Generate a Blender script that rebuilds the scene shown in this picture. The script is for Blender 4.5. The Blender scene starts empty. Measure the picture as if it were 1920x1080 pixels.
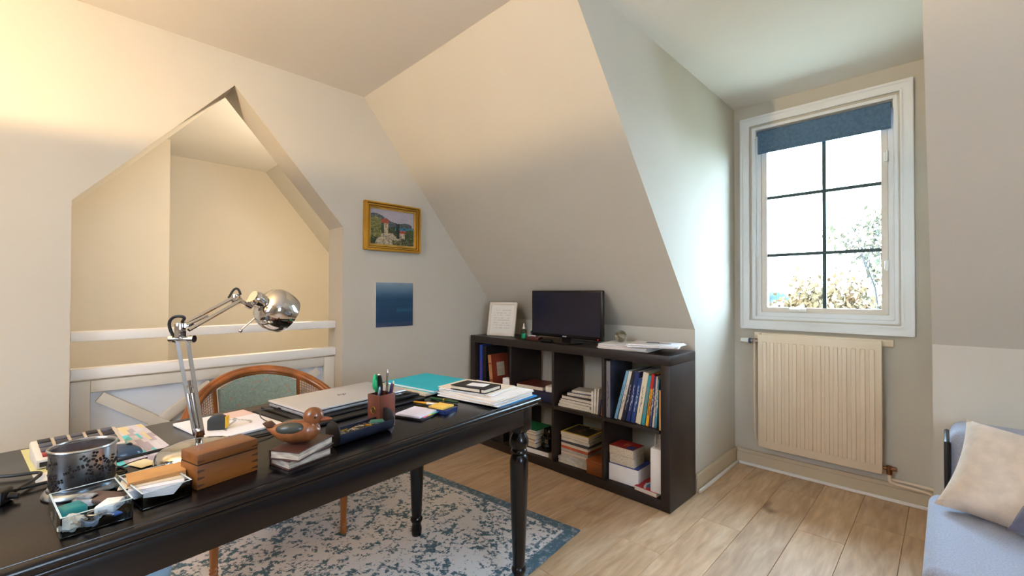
import bpy, bmesh, math, random
from mathutils import Matrix, Vector, Euler
random.seed(7)
SC = bpy.context.scene
COL = SC.collection
R = math.radians
PI = math.pi

# ------------------------------------------------------------------ camera, sky, exposure
cam_d = bpy.data.cameras.new('camera'); cam = bpy.data.objects.new('camera', cam_d); COL.objects.link(cam)
cam_d.sensor_width = 36; cam_d.lens = 821.0 / 1920 * 36; cam_d.clip_start = .02; cam_d.clip_end = 500
yaw, pit, rol = R(-44.77), R(.64), R(.15)
F = Vector((math.sin(yaw)*math.cos(pit), math.cos(yaw)*math.cos(pit), math.sin(pit)))
Rt = Vector((math.cos(yaw), -math.sin(yaw), 0)); Up = Rt.cross(F)
R2 = Rt*math.cos(rol) + Up*math.sin(rol); U2 = Up*math.cos(rol) - Rt*math.sin(rol)
m3 = Matrix((R2, U2, -F)).transposed()
cam.matrix_world = Matrix.Translation((0, 0, 1.109)) @ m3.to_4x4()
SC.camera = cam

w = bpy.data.worlds.new('overcast_sky'); SC.world = w; w.use_nodes = True
bg = w.node_tree.nodes['Background']
bg.inputs[0].default_value = (.60, .78, 1.0, 1); bg.inputs[1].default_value = 13.0
SKY = bg
vs = SC.view_settings
vs.view_transform = 'Standard'; vs.look = 'None'; vs.gamma = 1; vs.use_curve_mapping = False
vs.exposure = 1.4
SC.cycles.max_bounces = 10; SC.cycles.diffuse_bounces = 5; SC.cycles.glossy_bounces = 4; SC.cycles.transmission_bounces = 8
SC.cycles.sample_clamp_indirect = 6; SC.cycles.caustics_reflective = False; SC.cycles.caustics_refractive = False

# ------------------------------------------------------------------ colour and materials
def lin(c):
    c /= 255.0
    return c/12.92 if c <= .04045 else ((c+.055)/1.055)**2.4
def C(r, g, b): return (lin(r), lin(g), lin(b), 1)
MATS = {}
def mat(name, col=(128, 128, 128), rough=.5, metal=0, spec=.5, nz=None, bump=None, stretch=(1, 1, 1), trans=0, ior=1.45,
        col2=None, alpha=1, emit=None, coat=0, sheen=0):
    """procedural material: base colour with a noise-driven second tone and a fine relief"""
    if name in MATS: return MATS[name]
    m = bpy.data.materials.new(name); m.use_nodes = True; MATS[name] = m
    nt = m.node_tree; N = nt.nodes; L = nt.links; b = N['Principled BSDF']
    b.inputs['Base Color'].default_value = C(*col)
    b.inputs['Roughness'].default_value = rough; b.inputs['Metallic'].default_value = metal
    b.inputs['Specular IOR Level'].default_value = spec; b.inputs['IOR'].default_value = ior
    b.inputs['Transmission Weight'].default_value = trans; b.inputs['Alpha'].default_value = alpha
    b.inputs['Coat Weight'].default_value = coat; b.inputs['Sheen Weight'].default_value = sheen
    if emit:
        b.inputs['Emission Color'].default_value = C(*emit[0]); b.inputs['Emission Strength'].default_value = emit[1]
    if nz or bump:
        tc = N.new('ShaderNodeTexCoord'); mp = N.new('ShaderNodeMapping'); mp.inputs['Scale'].default_value = stretch
        L.new(tc.outputs['Object'], mp.inputs['Vector'])
    if nz:
        n = N.new('ShaderNodeTexNoise'); n.inputs['Scale'].default_value = nz[0]; n.inputs['Detail'].default_value = 5
        L.new(mp.outputs[0], n.inputs['Vector'])
        mx = N.new('ShaderNodeMix'); mx.data_type = 'RGBA'
        mx.inputs[6].default_value = C(*col)
        c2 = col2 or tuple(max(0, min(255, v*(1-nz[1]))) for v in col)
        mx.inputs[7].default_value = C(*c2)
        rp = N.new('ShaderNodeMapRange'); rp.inputs[1].default_value = .35; rp.inputs[2].default_value = .65
        L.new(n.outputs[0], rp.inputs[0]); L.new(rp.outputs[0], mx.inputs[0]); L.new(mx.outputs[2], b.inputs['Base Color'])
    if bump:
        n2 = N.new('ShaderNodeTexNoise'); n2.inputs['Scale'].default_value = bump[0]; n2.inputs['Detail'].default_value = 4
        bp = N.new('ShaderNodeBump'); bp.inputs['Strength'].default_value = bump[1]; bp.inputs['Distance'].default_value = .002
        L.new(mp.outputs[0], n2.inputs['Vector']); L.new(n2.outputs[0], bp.inputs['Height']); L.new(bp.outputs[0], b.inputs['Normal'])
    return m
def print_mat(name='print_colour', rough=.5):
    if name in MATS: return MATS[name]
    m = bpy.data.materials.new(name); m.use_nodes = True; MATS[name] = m
    a = m.node_tree.nodes.new('ShaderNodeAttribute'); a.attribute_name = 'ink'
    b = m.node_tree.nodes['Principled BSDF']; b.inputs['Roughness'].default_value = rough
    m.node_tree.links.new(a.outputs['Color'], b.inputs['Base Color'])
    return m

M_wall = mat('wall_paint', (203, 195, 180), .85, nz=(1.2, .03), bump=(180, .08))
M_ceil = mat('ceiling_paint', (226, 220, 212), .9, nz=(1, .02), bump=(160, .06))
M_white = mat('white_paint', (236, 233, 228), .55, nz=(2, .02), bump=(90, .04))
M_stair = mat('stair_white_paint', (212, 205, 192), .7, nz=(2, .02))
M_trim = mat('window_trim_paint', (232, 231, 230), .4, nz=(3, .02))
M_sash = mat('window_sash_paint', (226, 214, 200), .45, nz=(3, .03))
M_skirt = mat('skirting_paint', (205, 188, 160), .5, nz=(3, .04))
M_black = mat('desk_black_lacquer', (8, 8, 16), .24, spec=.5, nz=(30, .3), bump=(60, .1))
M_bcase = mat('bookcase_blackbrown', (38, 29, 28), .42, nz=(14, .2), bump=(120, .08), stretch=(1, 1, 6))
M_chrome = mat('chrome', (205, 206, 208), .09, 1, nz=(4, .05))
M_steel = mat('brushed_tin', (192, 196, 202), .28, 1, nz=(18, .25), bump=(50, .1))
M_cable = mat('black_rubber', (16, 16, 18), .5, bump=(80, .05))
M_paper = mat('paper_white', (238, 236, 236), .8, nz=(12, .04))
M_cream = mat('paper_cream', (226, 212, 188), .8, nz=(160, .1), stretch=(.05, .05, 1))
M_pages = mat('page_block', (228, 216, 196), .85, nz=(260, .2), stretch=(1, 1, 1))
M_blackl = mat('black_leather', (20, 19, 22), .42, bump=(160, .3))
M_gold = mat('brass', (205, 160, 62), .28, 1, nz=(10, .1))

# ------------------------------------------------------------------ mesh builder
class B:
    def __init__(s): s.bm = bmesh.new()
    def _fin(s, vs, M):
        if M is not None: bmesh.ops.transform(s.bm, matrix=M, verts=vs)
        return s
    def box(s, x0, x1, y0, y1, z0, z1, bev=0, seg=2, M=None):
        t = bmesh.new()
        bmesh.ops.create_cube(t, size=1)
        bmesh.ops.transform(t, matrix=Matrix.Translation(((x0+x1)/2, (y0+y1)/2, (z0+z1)/2)) @ Matrix.Diagonal((abs(x1-x0), abs(y1-y0), abs(z1-z0), 1)), verts=t.verts)
        if bev: bmesh.ops.bevel(t, geom=t.edges[:], offset=bev, segments=seg, affect='EDGES', profile=.5)
        return s._join(t, M)
    def _join(s, t, M=None):
        if M is not None: bmesh.ops.transform(t, matrix=M, verts=t.verts)
        me = bpy.data.meshes.new('t'); t.to_mesh(me); t.free(); s.bm.from_mesh(me); bpy.data.meshes.remove(me)
        return s
    def prism(s, poly, z0, z1, axis='z', M=None, bev=0):
        """polygon in two axes extruded along the third: axis z -> (x,y); x -> (y,z); y -> (x,z)"""
        t = bmesh.new()
        f = {'z': lambda a, b, c: (a, b, c), 'x': lambda a, b, c: (c, a, b), 'y': lambda a, b, c: (a, c, b)}[axis]
        a = [t.verts.new(f(p[0], p[1], z0)) for p in poly]; b = [t.verts.new(f(p[0], p[1], z1)) for p in poly]
        n = len(poly)
        t.faces.new(a[::-1]); t.faces.new(b)
        for i in range(n): t.faces.new((a[i], a[(i+1) % n], b[(i+1) % n], b[i]))
        bmesh.ops.recalc_face_normals(t, faces=t.faces[:])
        if bev: bmesh.ops.bevel(t, geom=t.edges[:], offset=bev, segments=2, affect='EDGES', profile=.5)
        return s._join(t, M)
    def lathe(s, prof, seg=28, M=None, cap=True):
        t = bmesh.new(); rings = []
        for r, z in prof:
            rings.append([t.verts.new((r*math.cos(2*PI*i/seg), r*math.sin(2*PI*i/seg), z)) for i in range(seg)])
        for a, b in zip(rings, rings[1:]):
            for i in range(seg): t.faces.new((a[i], a[(i+1) % seg], b[(i+1) % seg], b[i]))
        if cap: t.faces.new(rings[0][::-1]); t.faces.new(rings[-1])
        bmesh.ops.recalc_face_normals(t, faces=t.faces[:]) if cap else None
        return s._join(t, M)
    def cyl(s, r, p0, p1, r2=None, seg=16):
        p0, p1 = Vector(p0), Vector(p1); d = p1-p0; q = Vector((0, 0, 1)).rotation_difference(d)
        return s.lathe([(r, 0), (r if r2 is None else r2, d.length)], seg, Matrix.Translation(p0) @ q.to_matrix().to_4x4())
    def tube(s, pts, r, seg=8, closed=False, rx=None, smooth=0):
        P = [Vector(p) for p in pts]
        for _ in range(smooth):
            Q = [P[0]]
            for a, b in zip(P, P[1:]): Q += [a*.75+b*.25, a*.25+b*.75]
            P = Q+[P[-1]]
            if isinstance(r, (list, tuple)):
                q_ = [r[0]]
                for a, b in zip(r, r[1:]): q_ += [a*.75+b*.25, a*.25+b*.75]
                r = q_+[r[-1]]
        t = bmesh.new(); rings = []; n = len(P); up = None
        for i in range(n):
            a = P[(i-1) % n] if (closed or i) else P[0]; b = P[(i+1) % n] if (closed or i < n-1) else P[-1]
            tan = (b-a).normalized()
            if up is None: up = tan.orthogonal().normalized() if abs(tan.z) > .9 else (Vector((0, 0, 1))-tan*tan.z).normalized()
            else: up = (up-tan*up.dot(tan)).normalized()
            sd = tan.cross(up)
            rr = r[i] if isinstance(r, (list, tuple)) else r
            rings.append([t.verts.new(P[i]+up*math.cos(2*PI*k/seg)*rr+sd*math.sin(2*PI*k/seg)*(rr if rx is None else rx)) for k in range(seg)])
        pr = list(zip(rings, rings[1:]))+([(rings[-1], rings[0])] if closed else [])
        for a, b in pr:
            for k in range(seg): t.faces.new((a[k], a[(k+1) % seg], b[(k+1) % seg], b[k]))
        if not closed: t.faces.new(rings[0][::-1]); t.faces.new(rings[-1])
        bmesh.ops.recalc_face_normals(t, faces=t.faces[:])
        return s._join(t)
    def ball(s, r, c=(0, 0, 0), sc=(1, 1, 1), seg=20, M=None):
        t = bmesh.new(); bmesh.ops.create_uvsphere(t, u_segments=seg, v_segments=max(8, seg*2//3), radius=r)
        bmesh.ops.transform(t, matrix=Matrix.Translation(c) @ Matrix.Diagonal((*sc, 1)), verts=t.verts)
        return s._join(t, M)
    def sheet(s, fn, nu, nv, th=0, closed_u=False):
        """surface fn(u,v) over the unit square; th gives it thickness along the normal"""
        t = bmesh.new()
        g = [[t.verts.new(fn(i/nu, j/nv)) for j in range(nv+1)] for i in range(nu+(0 if closed_u else 1))]
        for i in range(nu):
            for j in range(nv): t.faces.new((g[i][j], g[(i+1) % len(g)][j], g[(i+1) % len(g)][j+1], g[i][j+1]))
        bmesh.ops.recalc_face_normals(t, faces=t.faces[:])
        if th: bmesh.ops.solidify(t, geom=t.faces[:], thickness=th)
        return s._join(t)
    def mesh(s, name, m, smooth=True):
        me = bpy.data.meshes.new(name); s.bm.to_mesh(me); s.bm.free()
        for x in (m if isinstance(m, (list, tuple)) else [m]): me.materials.append(x)
        if smooth:
            me.polygons.foreach_set('use_smooth', [True]*len(me.polygons)); 
            if hasattr(me, 'set_sharp_from_angle'): me.set_sharp_from_angle(angle=R(38))
        return me
def link(o, parent=None):
    COL.objects.link(o)
    if parent is not None: o.parent = parent
    return o
def tag(o, label, cat, group=None):
    o['label'] = label; o['category'] = cat
    if group: o['group'] = group
    return o
def thing(name, label, cat, loc=(0, 0, 0), rz=0, group=None, rot=None):
    o = link(bpy.data.objects.new(name, None)); o.location = loc; o.rotation_euler = rot or (0, 0, rz); o.empty_display_size = .05
    return tag(o, label, cat, group)
def part(name, b, m, parent, label=None, smooth=True, loc=None, rot=None):
    o = link(bpy.data.objects.new(name, b.mesh(name, m, smooth) if isinstance(b, B) else b), parent)
    if loc: o.location = loc
    if rot: o.rotation_euler = rot
    if label: o['label'] = label
    return o
def single(name, label, cat, b, m, loc=(0, 0, 0), rz=0, group=None, rot=None, smooth=True):
    o = part(name, b, m, None, smooth=smooth); o.location = loc; o.rotation_euler = rot or (0, 0, rz)
    return tag(o, label, cat, group)
def struct(name, b, m, label, cat, loc=None, smooth=False):
    o = part(name, b, m, None, smooth=smooth)
    if loc: o.location = loc
    o['kind'] = 'structure'; return tag(o, label, cat)
def text(name, s, size, m, parent, loc, rot, label=None, ext=.0003, shear=0):
    cu = bpy.data.curves.new('t', 'FONT'); cu.body = s; cu.size = size; cu.extrude = ext; cu.align_x = 'CENTER'; cu.align_y = 'CENTER'; cu.shear = shear
    o = bpy.data.objects.new('t', cu); COL.objects.link(o)
    me = bpy.data.meshes.new_from_object(o.evaluated_get(bpy.context.evaluated_depsgraph_get()))
    bpy.data.objects.remove(o); me.name = name; me.materials.clear(); me.materials.append(m)
    return part(name, me, m, parent, label, loc=loc, rot=rot)
def ink(name, wd, ht, nx, ny, fn, th=.001):
    """flat printed sheet in the local xy plane (centre origin), one ink colour per small cell"""
    me = bpy.data.meshes.new(name); vs, fs, cs = [], [], []
    for j in range(ny+1):
        for i in range(nx+1): vs.append((wd*(i/nx-.5), ht*(j/ny-.5), 0))
    for j in range(ny):
        for i in range(nx):
            a = j*(nx+1)+i; fs.append((a, a+1, a+nx+2, a+nx+1))
            c = C(*fn((i+.5)/nx, (j+.5)/ny)); cs += list(c)*4
    me.from_pydata(vs, [], fs); at = me.color_attributes.new('ink', 'FLOAT_COLOR', 'CORNER'); at.data.foreach_set('color', cs)
    me.materials.append(print_mat()); return me
def T(x, y, z): return Matrix.Translation((x, y, z))
def RZ(a): return Matrix.Rotation(a, 4, 'Z')
def RX(a): return Matrix.Rotation(a, 4, 'X')
def RY(a): return Matrix.Rotation(a, 4, 'Y')

# ------------------------------------------------------------------ room shell
H = 2.335; KY = 2.47; KZ = .905; SY = 1.287; XL = -2.59; XR = 2.6; XC = -1.003; XD = -.042; YW = 3.12
prof = [(-KY, -.12), (-KY, KZ), (-SY, H), (SY, H), (KY, KZ), (KY, -.12)]
# wall with the house-shaped opening to the stairs
struct('wall_left', B().prism([(-KY-.1, -.12), (-KY-.1, KZ), (-SY-.05, H+.1), (SY+.05, H+.1), (KY+.1, KZ), (KY+.1, -.12), (1.157, -.12), (1.157, 1.507), (.584, 2.172), (0, 1.492), (0, -.12)], -2.79, XL, 'x'),
       M_wall, 'cream wall with a house-shaped opening onto the stairwell', 'wall')
sl = math.hypot(KY-SY, H-KZ); nrm = ((H-KZ)/sl, (KY-SY)/sl)
def slope(name, x0, x1, sgn, label, m=M_wall, dy=0, tail=.0):
    a = (sgn*(SY+dy), H+tail); b_ = (sgn*(KY+dy), KZ)
    p = [a, b_, (b_[0]+sgn*nrm[0]*.12, b_[1]+nrm[1]*.12), (a[0]+sgn*nrm[0]*.12, a[1]+nrm[1]*.12)]
    return struct(name, B().prism(p, x0, x1, 'x'), m, label, 'wall')
slope('wall_slope_left', XL, XC-.017, 1, 'sloping attic ceiling above the dark bookcase')
slope('wall_slope_right', XD+.017, XR, 1, 'sloping attic ceiling above the grey sofa')
# back slope with two made-up roof windows, added to let in fill daylight
RX0, RX1, RF0, RF1 = -1.1, -.4, .13, .66
def slab(b, x0, x1, f0, f1):
    pa = (-(SY+(KY-SY)*f0), H-(H-KZ)*f0); pb = (-(SY+(KY-SY)*f1), H-(H-KZ)*f1)
    return b.prism([pa, pb, (pb[0]-nrm[0]*.12, pb[1]+nrm[1]*.12), (pa[0]-nrm[0]*.12, pa[1]+nrm[1]*.12)], x0, x1, 'x')
b = B(); slab(b, XL, RX0, 0, 1); slab(b, RX1, XR, 0, 1); slab(b, RX0, RX1, 0, RF0); slab(b, RX0, RX1, RF1, 1)
struct('wall_slope_back', b, M_wall, 'sloping attic ceiling with added roof windows for fill daylight behind the viewer', 'wall')
fm = (RF0+RF1)/2; hl = (RF1-RF0)/2*sl
rw_ = thing('fill_window', 'pair of added roof windows for fill daylight behind the viewer', 'window', ((RX0+RX1)/2, -SY-fm*(KY-SY), H-fm*(H-KZ))); rw_['kind'] = 'structure'; rw_.rotation_euler = (math.atan2(H-KZ, KY-SY), 0, 0)
for xx in (-(RX1-RX0)/2+.03, 0, (RX1-RX0)/2-.03): part('frame_bar', B().box(xx-.03, xx+.03, -hl, hl, .02, .09, .004), M_trim, rw_)
struct('wall_knee_left', B().box(XL, XC-.017, KY, KY+.1, -.12, KZ), M_wall, 'low vertical wall behind the dark bookcase', 'wall')
struct('wall_knee_right', B().box(XD+.017, XR, KY, KY+.1, -.12, KZ), M_wall, 'low vertical wall behind the grey sofa', 'wall')
struct('wall_knee_back', B().box(XL, XR, -KY-.1, -KY, -.12, KZ), M_wall, 'low vertical wall behind the viewer', 'wall')
cheek = [(KY, -.12), (YW, -.12), (YW, H), (SY, H), (KY, KZ)]
struct('wall_dormer_left', B().prism(cheek, XC-.017, XC, 'x'), M_wall, 'side wall of the window dormer beside the bookcase', 'wall')
struct('wall_dormer_right', B().prism(cheek, XD, XD+.017, 'x'), M_wall, 'side wall of the window dormer beside the sofa', 'wall')
struct('ceiling', B().prism([(XL-.2, -SY-.05), (XR+.1, -SY-.05), (XR+.1, SY+.12), (XL-.2, SY+.12)], H, H+.12), M_ceil, 'flat white ceiling of the attic office', 'ceiling')
struct('ceiling', B().box(XC-.1, XD+.1, SY+.12, YW+.1, H, H+.12), M_ceil, 'flat white ceiling inside the window dormer', 'ceiling')
# window wall
wx0, wx1, wz0, wz1 = -.897, -.178, .945, 2.185
b = B(); y0, y1 = YW, YW+.28
b.box(XC-.1, wx0, y0, y1, -.12, H+.12); b.box(wx1, XD+.1, y0, y1, -.12, H+.12); b.box(wx0, wx1, y0, y1, -.12, wz0); b.box(wx0, wx1, y0, y1, wz1, H+.12)
struct('wall_window', b, M_wall, 'cream wall around the window above the radiator', 'wall')
# gable wall behind the viewer's right with a wide window
gy0, gy1, gz0, gz1 = -.4, .5, .9, 2.0
b = B(); x0, x1 = XR, XR+.25
pg = [(-KY-.1, -.12), (-KY-.1, KZ), (-SY-.05, H+.1), (gy0, H+.1), (gy0, -.12)]
b.prism(pg, x0, x1, 'x'); b.prism([(gy1, -.12), (gy1, H+.1), (SY+.05, H+.1), (KY+.1, KZ), (KY+.1, -.12)], x0, x1, 'x')
b.box(x0, x1, gy0, gy1, -.12, gz0); b.box(x0, x1, gy0, gy1, gz1, H+.1)
struct('wall_right', b, M_wall, 'cream gable wall with a wide window', 'wall')
gw = thing('window_2', 'wide white window in the gable wall', 'window', (XR+.1, (gy0+gy1)/2, gz0)); gw['kind'] = 'structure'
hw = (gy1-gy0)/2; hh = gz1-gz0
for a0, a1, c0, c1 in ((-hw, -hw+.06, 0, hh), (hw-.06, hw, 0, hh), (-.04, .04, 0, hh), (-hw+.06, -.04, 0, .06), (.04, hw-.06, 0, .06), (-hw+.06, -.04, hh-.06, hh), (.04, hw-.06, hh-.06, hh)):
    part('frame_bar', B().box(-.03, .03, a0, a1, c0, c1, .004), M_trim, gw)

# floor: subfloor and laminate planks, each its own piece
fl = struct('floor', B().box(XL-.2, XR+.25, -KY-.1, YW+.28, -.12, -.012), mat('subfloor', (92, 70, 48), .8, nz=(5, .2)), 'oak laminate floor laid in long planks', 'floor')
def plank_mat():
    m = bpy.data.materials.new('oak_laminate'); m.use_nodes = True; nt = m.node_tree; N = nt.nodes; L = nt.links; b = N['Principled BSDF']
    tc = N.new('ShaderNodeTexCoord'); oi = N.new('ShaderNodeObjectInfo')
    mul = N.new('ShaderNodeMath'); mul.operation = 'MULTIPLY'; mul.inputs[1].default_value = 37; L.new(oi.outputs['Random'], mul.inputs[0])
    ad = N.new('ShaderNodeVectorMath'); ad.operation = 'ADD'; L.new(tc.outputs['Object'], ad.inputs[0]); L.new(mul.outputs[0], ad.inputs[1])
    def nz(scale, st, det, dist):
        mp = N.new('ShaderNodeMapping'); mp.inputs['Scale'].default_value = st; L.new(ad.outputs[0], mp.inputs[0])
        n = N.new('ShaderNodeTexNoise'); n.inputs['Scale'].default_value = scale; n.inputs['Detail'].default_value = det; n.inputs['Distortion'].default_value = dist
        L.new(mp.outputs[0], n.inputs['Vector']); return n
    n1 = nz(7, (3.2, .5, 1), 5, .8)
    # long grain rings from a distorted wave
    mp = N.new('ShaderNodeMapping'); mp.inputs['Scale'].default_value = (1, .12, 1); L.new(ad.outputs[0], mp.inputs[0])
    wv = N.new('ShaderNodeTexNoise'); wv.inputs['Scale'].default_value = 60; wv.inputs['Detail'].default_value = 6; L.new(mp.outputs[0], wv.inputs['Vector'])
    r1 = N.new('ShaderNodeValToRGB'); e = r1.color_ramp.elements
    e[0].position = .2; e[0].color = C(172, 136, 100); e[1].position = .8; e[1].color = C(220, 192, 160)
    x = r1.color_ramp.elements.new(.5); x.color = C(200, 164, 126)
    L.new(n1.outputs[0], r1.inputs[0])
    r2 = N.new('ShaderNodeMapRange'); r2.inputs[1].default_value = .3; r2.inputs[2].default_value = .7; r2.inputs[3].default_value = .84; r2.inputs[4].default_value = 1.06; L.new(wv.outputs[0], r2.inputs[0])
    mx = N.new('ShaderNodeMix'); mx.data_type = 'RGBA'; mx.blend_type = 'MULTIPLY'; mx.inputs[0].default_value = 1
    L.new(r1.outputs[0], mx.inputs[6]); L.new(r2.outputs[0], mx.inputs[7])
    # dark knots
    kn = nz(3.5, (1.6, .8, 1), 2, 0); kr = N.new('ShaderNodeMapRange'); kr.inputs[1].default_value = .70; kr.inputs[2].default_value = .78; L.new(kn.outputs[0], kr.inputs[0])
    m2 = N.new('ShaderNodeMix'); m2.data_type = 'RGBA'; m2.inputs[7].default_value = C(132, 100, 72); L.new(kr.outputs[0], m2.inputs[0]); L.new(mx.outputs[2], m2.inputs[6])
    pv = N.new('ShaderNodeMapRange'); pv.inputs[3].default_value = .86; pv.inputs[4].default_value = 1.08; L.new(oi.outputs['Random'], pv.inputs[0])
    m4 = N.new('ShaderNodeMix'); m4.data_type = 'RGBA'; m4.blend_type = 'MULTIPLY'; m4.inputs[0].default_value = 1; L.new(m2.outputs[2], m4.inputs[6]); L.new(pv.outputs[0], m4.inputs[7])
    L.new(m4.outputs[2], b.inputs['Base Color']); b.inputs['Roughness'].default_value = .5; b.inputs['Specular IOR Level'].default_value = .8
    bp = N.new('ShaderNodeBump'); bp.inputs['Strength'].default_value = .12; bp.inputs['Distance'].default_value = .001; L.new(wv.outputs[0], bp.inputs['Height']); L.new(bp.outputs[0], b.inputs['Normal'])
    return m
M_oak = plank_mat(); PW = .181; PL = 1.28; cache = {}
fixed = {-2: 2.85, -1: 2.42, -3: 2.21, 0: 2.70}
def plank(x0, x1, ya, yb):
    k = (round(x1-x0, 3), round(yb-ya, 3))
    if k not in cache: cache[k] = B().box(-k[0]/2+.0006, k[0]/2-.0006, -k[1]/2+.0006, k[1]/2-.0006, -.012, 0, .0012, 1).mesh('plank', M_oak, False)
    o = part('plank', cache[k], None, fl); o.location = ((x0+x1)/2, (ya+yb)/2, 0)
for i in range(-14, 16):
    xa = -.144+PW*(i-1); xb = xa+PW
    if xb < XL or xa > XR: continue
    lim = YW if xa < XD and xb > XC else KY
    y = fixed.get(i, random.uniform(1.3, 2.4))
    while y > -KY: y -= PL
    y = max(y, -KY-PL)
    while y < lim:
        a, e2 = max(y, -KY), min(y+PL, lim)
        if e2-a > .01: plank(max(xa, XL), min(xb, XR), a, e2)
        y += PL

# skirting with a white bead at the floor
struct('baseboard_window', B().box(XC+.015, XD, YW-.014, YW, .0, .075, .003).box(XC+.015, XD, YW-.018, YW, .075, .098, .005), M_skirt, 'tan painted skirting under the radiator', 'skirting board')
struct('baseboard_dormer', B().box(XC, XC+.014, KY-.005, YW-.0185, .0, .075, .003).box(XC, XC+.018, KY-.005, YW-.0185, .075, .098, .005), M_skirt, 'tan painted skirting along the dormer side wall', 'skirting board')
struct('trim_1', B().box(XC+.034, XD, YW-.032, YW-.0185, .0005, .018, .004), M_white, 'thin white floor bead below the radiator skirting', 'floor bead')
struct('trim_2', B().box(XC+.0185, XC+.032, KY-.005, YW-.033, .0005, .018, .004), M_white, 'thin white floor bead along the dormer side wall', 'floor bead')
struct('baseboard_left', B().box(XL, XL+.014, 1.16, KY-.015, 0, .09, .003), M_skirt, 'tan painted skirting below the gold framed painting', 'skirting board')
struct('baseboard_knee', B().box(XL, XC-.02, KY-.014, KY, 0, .09, .003), M_skirt, 'tan painted skirting behind the bookcase', 'skirting board')
struct('baseboard_sofa', B().box(XD+.02, XR, KY-.014, KY, 0, .09, .003), M_skirt, 'tan painted skirting behind the sofa', 'skirting board')

# stairwell beyond the opening
XS = -4.92; XP = -4.43
struct('wall_stair_back', B().box(XS-.1, XS, -1.3, KY+.2, -1.5, H+.1), M_wall, 'beige end wall of the stairwell', 'wall')
struct('wall_stair_partition', B().box(XP-.08, XP, -1.2, .555, -1.5, H), M_stair, 'white partition wall in the stairwell', 'wall')
struct('wall_stair_side', B().box(XS-.1, -2.79, -1.32, -1.2, -1.5, H), M_stair, 'white side wall of the stairwell', 'wall')
struct('ceiling', B().box(XS-.1, -2.79, -1.3, SY+.2, H, H+.12), M_white, 'bright white ceiling of the stairwell', 'ceiling')
slope('wall_stair_slope', XS, -2.79, 1, 'white sloping ceiling in the stairwell', M_white, .1, 0)
struct('wall_stair_knee', B().box(XS, -2.79, KY+.1, KY+.2, -1.5, KZ), M_wall, 'low wall at the foot of the stairwell slope', 'wall')
struct('wall_stair_lower', B().box(-2.79, -2.75, -1.32, KY+.2, -1.55, -.12), M_wall, 'unseen wall added below the office floor to keep out sky light', 'wall')  # unseen, added to stop sky light leaking in below the floor
struct('floor_stairwell', B().box(XS, -2.79, -1.3, KY+.2, -1.55, -1.5), mat('stair_floor', (170, 150, 128), .6, nz=(6, .1)), 'floor at the bottom of the stairwell', 'floor')

# stair guard: two rails over a framed panel with diagonal braces
g = thing('stair_guard', 'white wooden guard with two rails across the stair opening', 'railing', (-2.70, 0, 0))
part('rail', B().box(-.03, .022, .001, 1.156, .891, .935, .004), M_white, g)
part('rail', B().box(-.03, .022, .001, 1.156, .724, .772, .004), M_white, g)
part('infill_panel', B().box(-.03, -.012, .001, 1.156, 0, .715), mat('guard_infill', (214, 218, 224), .5, nz=(2, .03)), g)
part('frame_board', B().box(-.012, .012, .066, 1.09, .662, .7155, .003), M_stair, g)
part('frame_board', B().box(-.012, .012, .066, 1.09, .21, .30, .003), M_stair, g)
part('frame_board', B().box(-.012, .012, .066, 1.09, .0, .09, .003), M_stair, g)
for a0, a1 in ((.001, .066), (.546, .610), (1.0905, 1.156)): part('stile', B().box(-.0121, .0121, a0, a1, 0, .7155, .003), M_stair, g)
for c0, c1 in ((.066, .546), (.610, 1.09)):
    zc = .481; cy = (c0+c1)/2
    for k, s_ in enumerate((1, -1)):
        ang = math.atan2(.362, c1-c0)*s_; ln = math.hypot(.362, c1-c0)-.075
        part('brace_board', B().box(-.011+.003*k, .009+.003*k, -ln/2, ln/2, -.024, .024, .003), M_stair, g, loc=(0, cy, zc), rot=(ang, 0, 0))

# ------------------------------------------------------------------ window with blind
wd = thing('window_1', 'white sash window with thin dark glazing bars above the radiator', 'window', ((wx0+wx1)/2, YW, wz0)); wd['kind'] = 'structure'
ww = (wx1-wx0)/2; wh = wz1-wz0
def casing(o0, i0, y0, y1):
    """mitred picture-frame ring between half-extents o0 and i0 (overhang past the opening)"""
    b = B(); t = bmesh.new()
    def rect(e, y): return [t.verts.new(v) for v in ((-ww-e, y, -e), (ww+e, y, -e), (ww+e, y, wh+e), (-ww-e, y, wh+e))]
    A, I, Ab, Ib = rect(o0, y0), rect(i0, y0), rect(o0, y1), rect(i0, y1)
    for i in range(4):
        j = (i+1) % 4
        t.faces.new((A[i], A[j], I[j], I[i])); t.faces.new((Ab[i], Ib[i], Ib[j], Ab[j])); t.faces.new((A[i], Ab[i], Ab[j], A[j])); t.faces.new((I[i], I[j], Ib[j], Ib[i]))
    bmesh.ops.recalc_face_normals(t, faces=t.faces[:])
    bmesh.ops.bevel(t, geom=t.edges[:], offset=.003, segments=2, affect='EDGES')
    return b._join(t)
cz = part('casing', casing(.06, .012, -.022, 0), M_trim, wd)
part('outer_bead', casing(.062, .046, -.032, -.0221), M_trim, cz)
part('inner_bead', casing(.02, .008, -.029, -.0221), M_trim, cz)
part('jamb_lining', casing(.0, -.018, -.001, .12), M_trim, wd)
part('fixed_frame', casing(-.018, -.045, .035, .09), M_trim, wd)
sa = part('sash', casing(-.045, -.076, .045, .085), M_sash, wd)
gx, gz = ww-.076, wh-.152
bm_ = mat('dark_green_bar', (52, 74, 74), .5, nz=(8, .1))
part('glazing_bar', B().box(-.0095+.02, .0095+.02, .06, .072, .07, wh-.07), bm_, sa)
for zz in (1.355-wz0, 1.727-wz0): part('glazing_bar', B().box(-gx-.005, gx+.005, .0605, .0715, zz-.0095, zz+.0095), bm_, sa)
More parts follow.
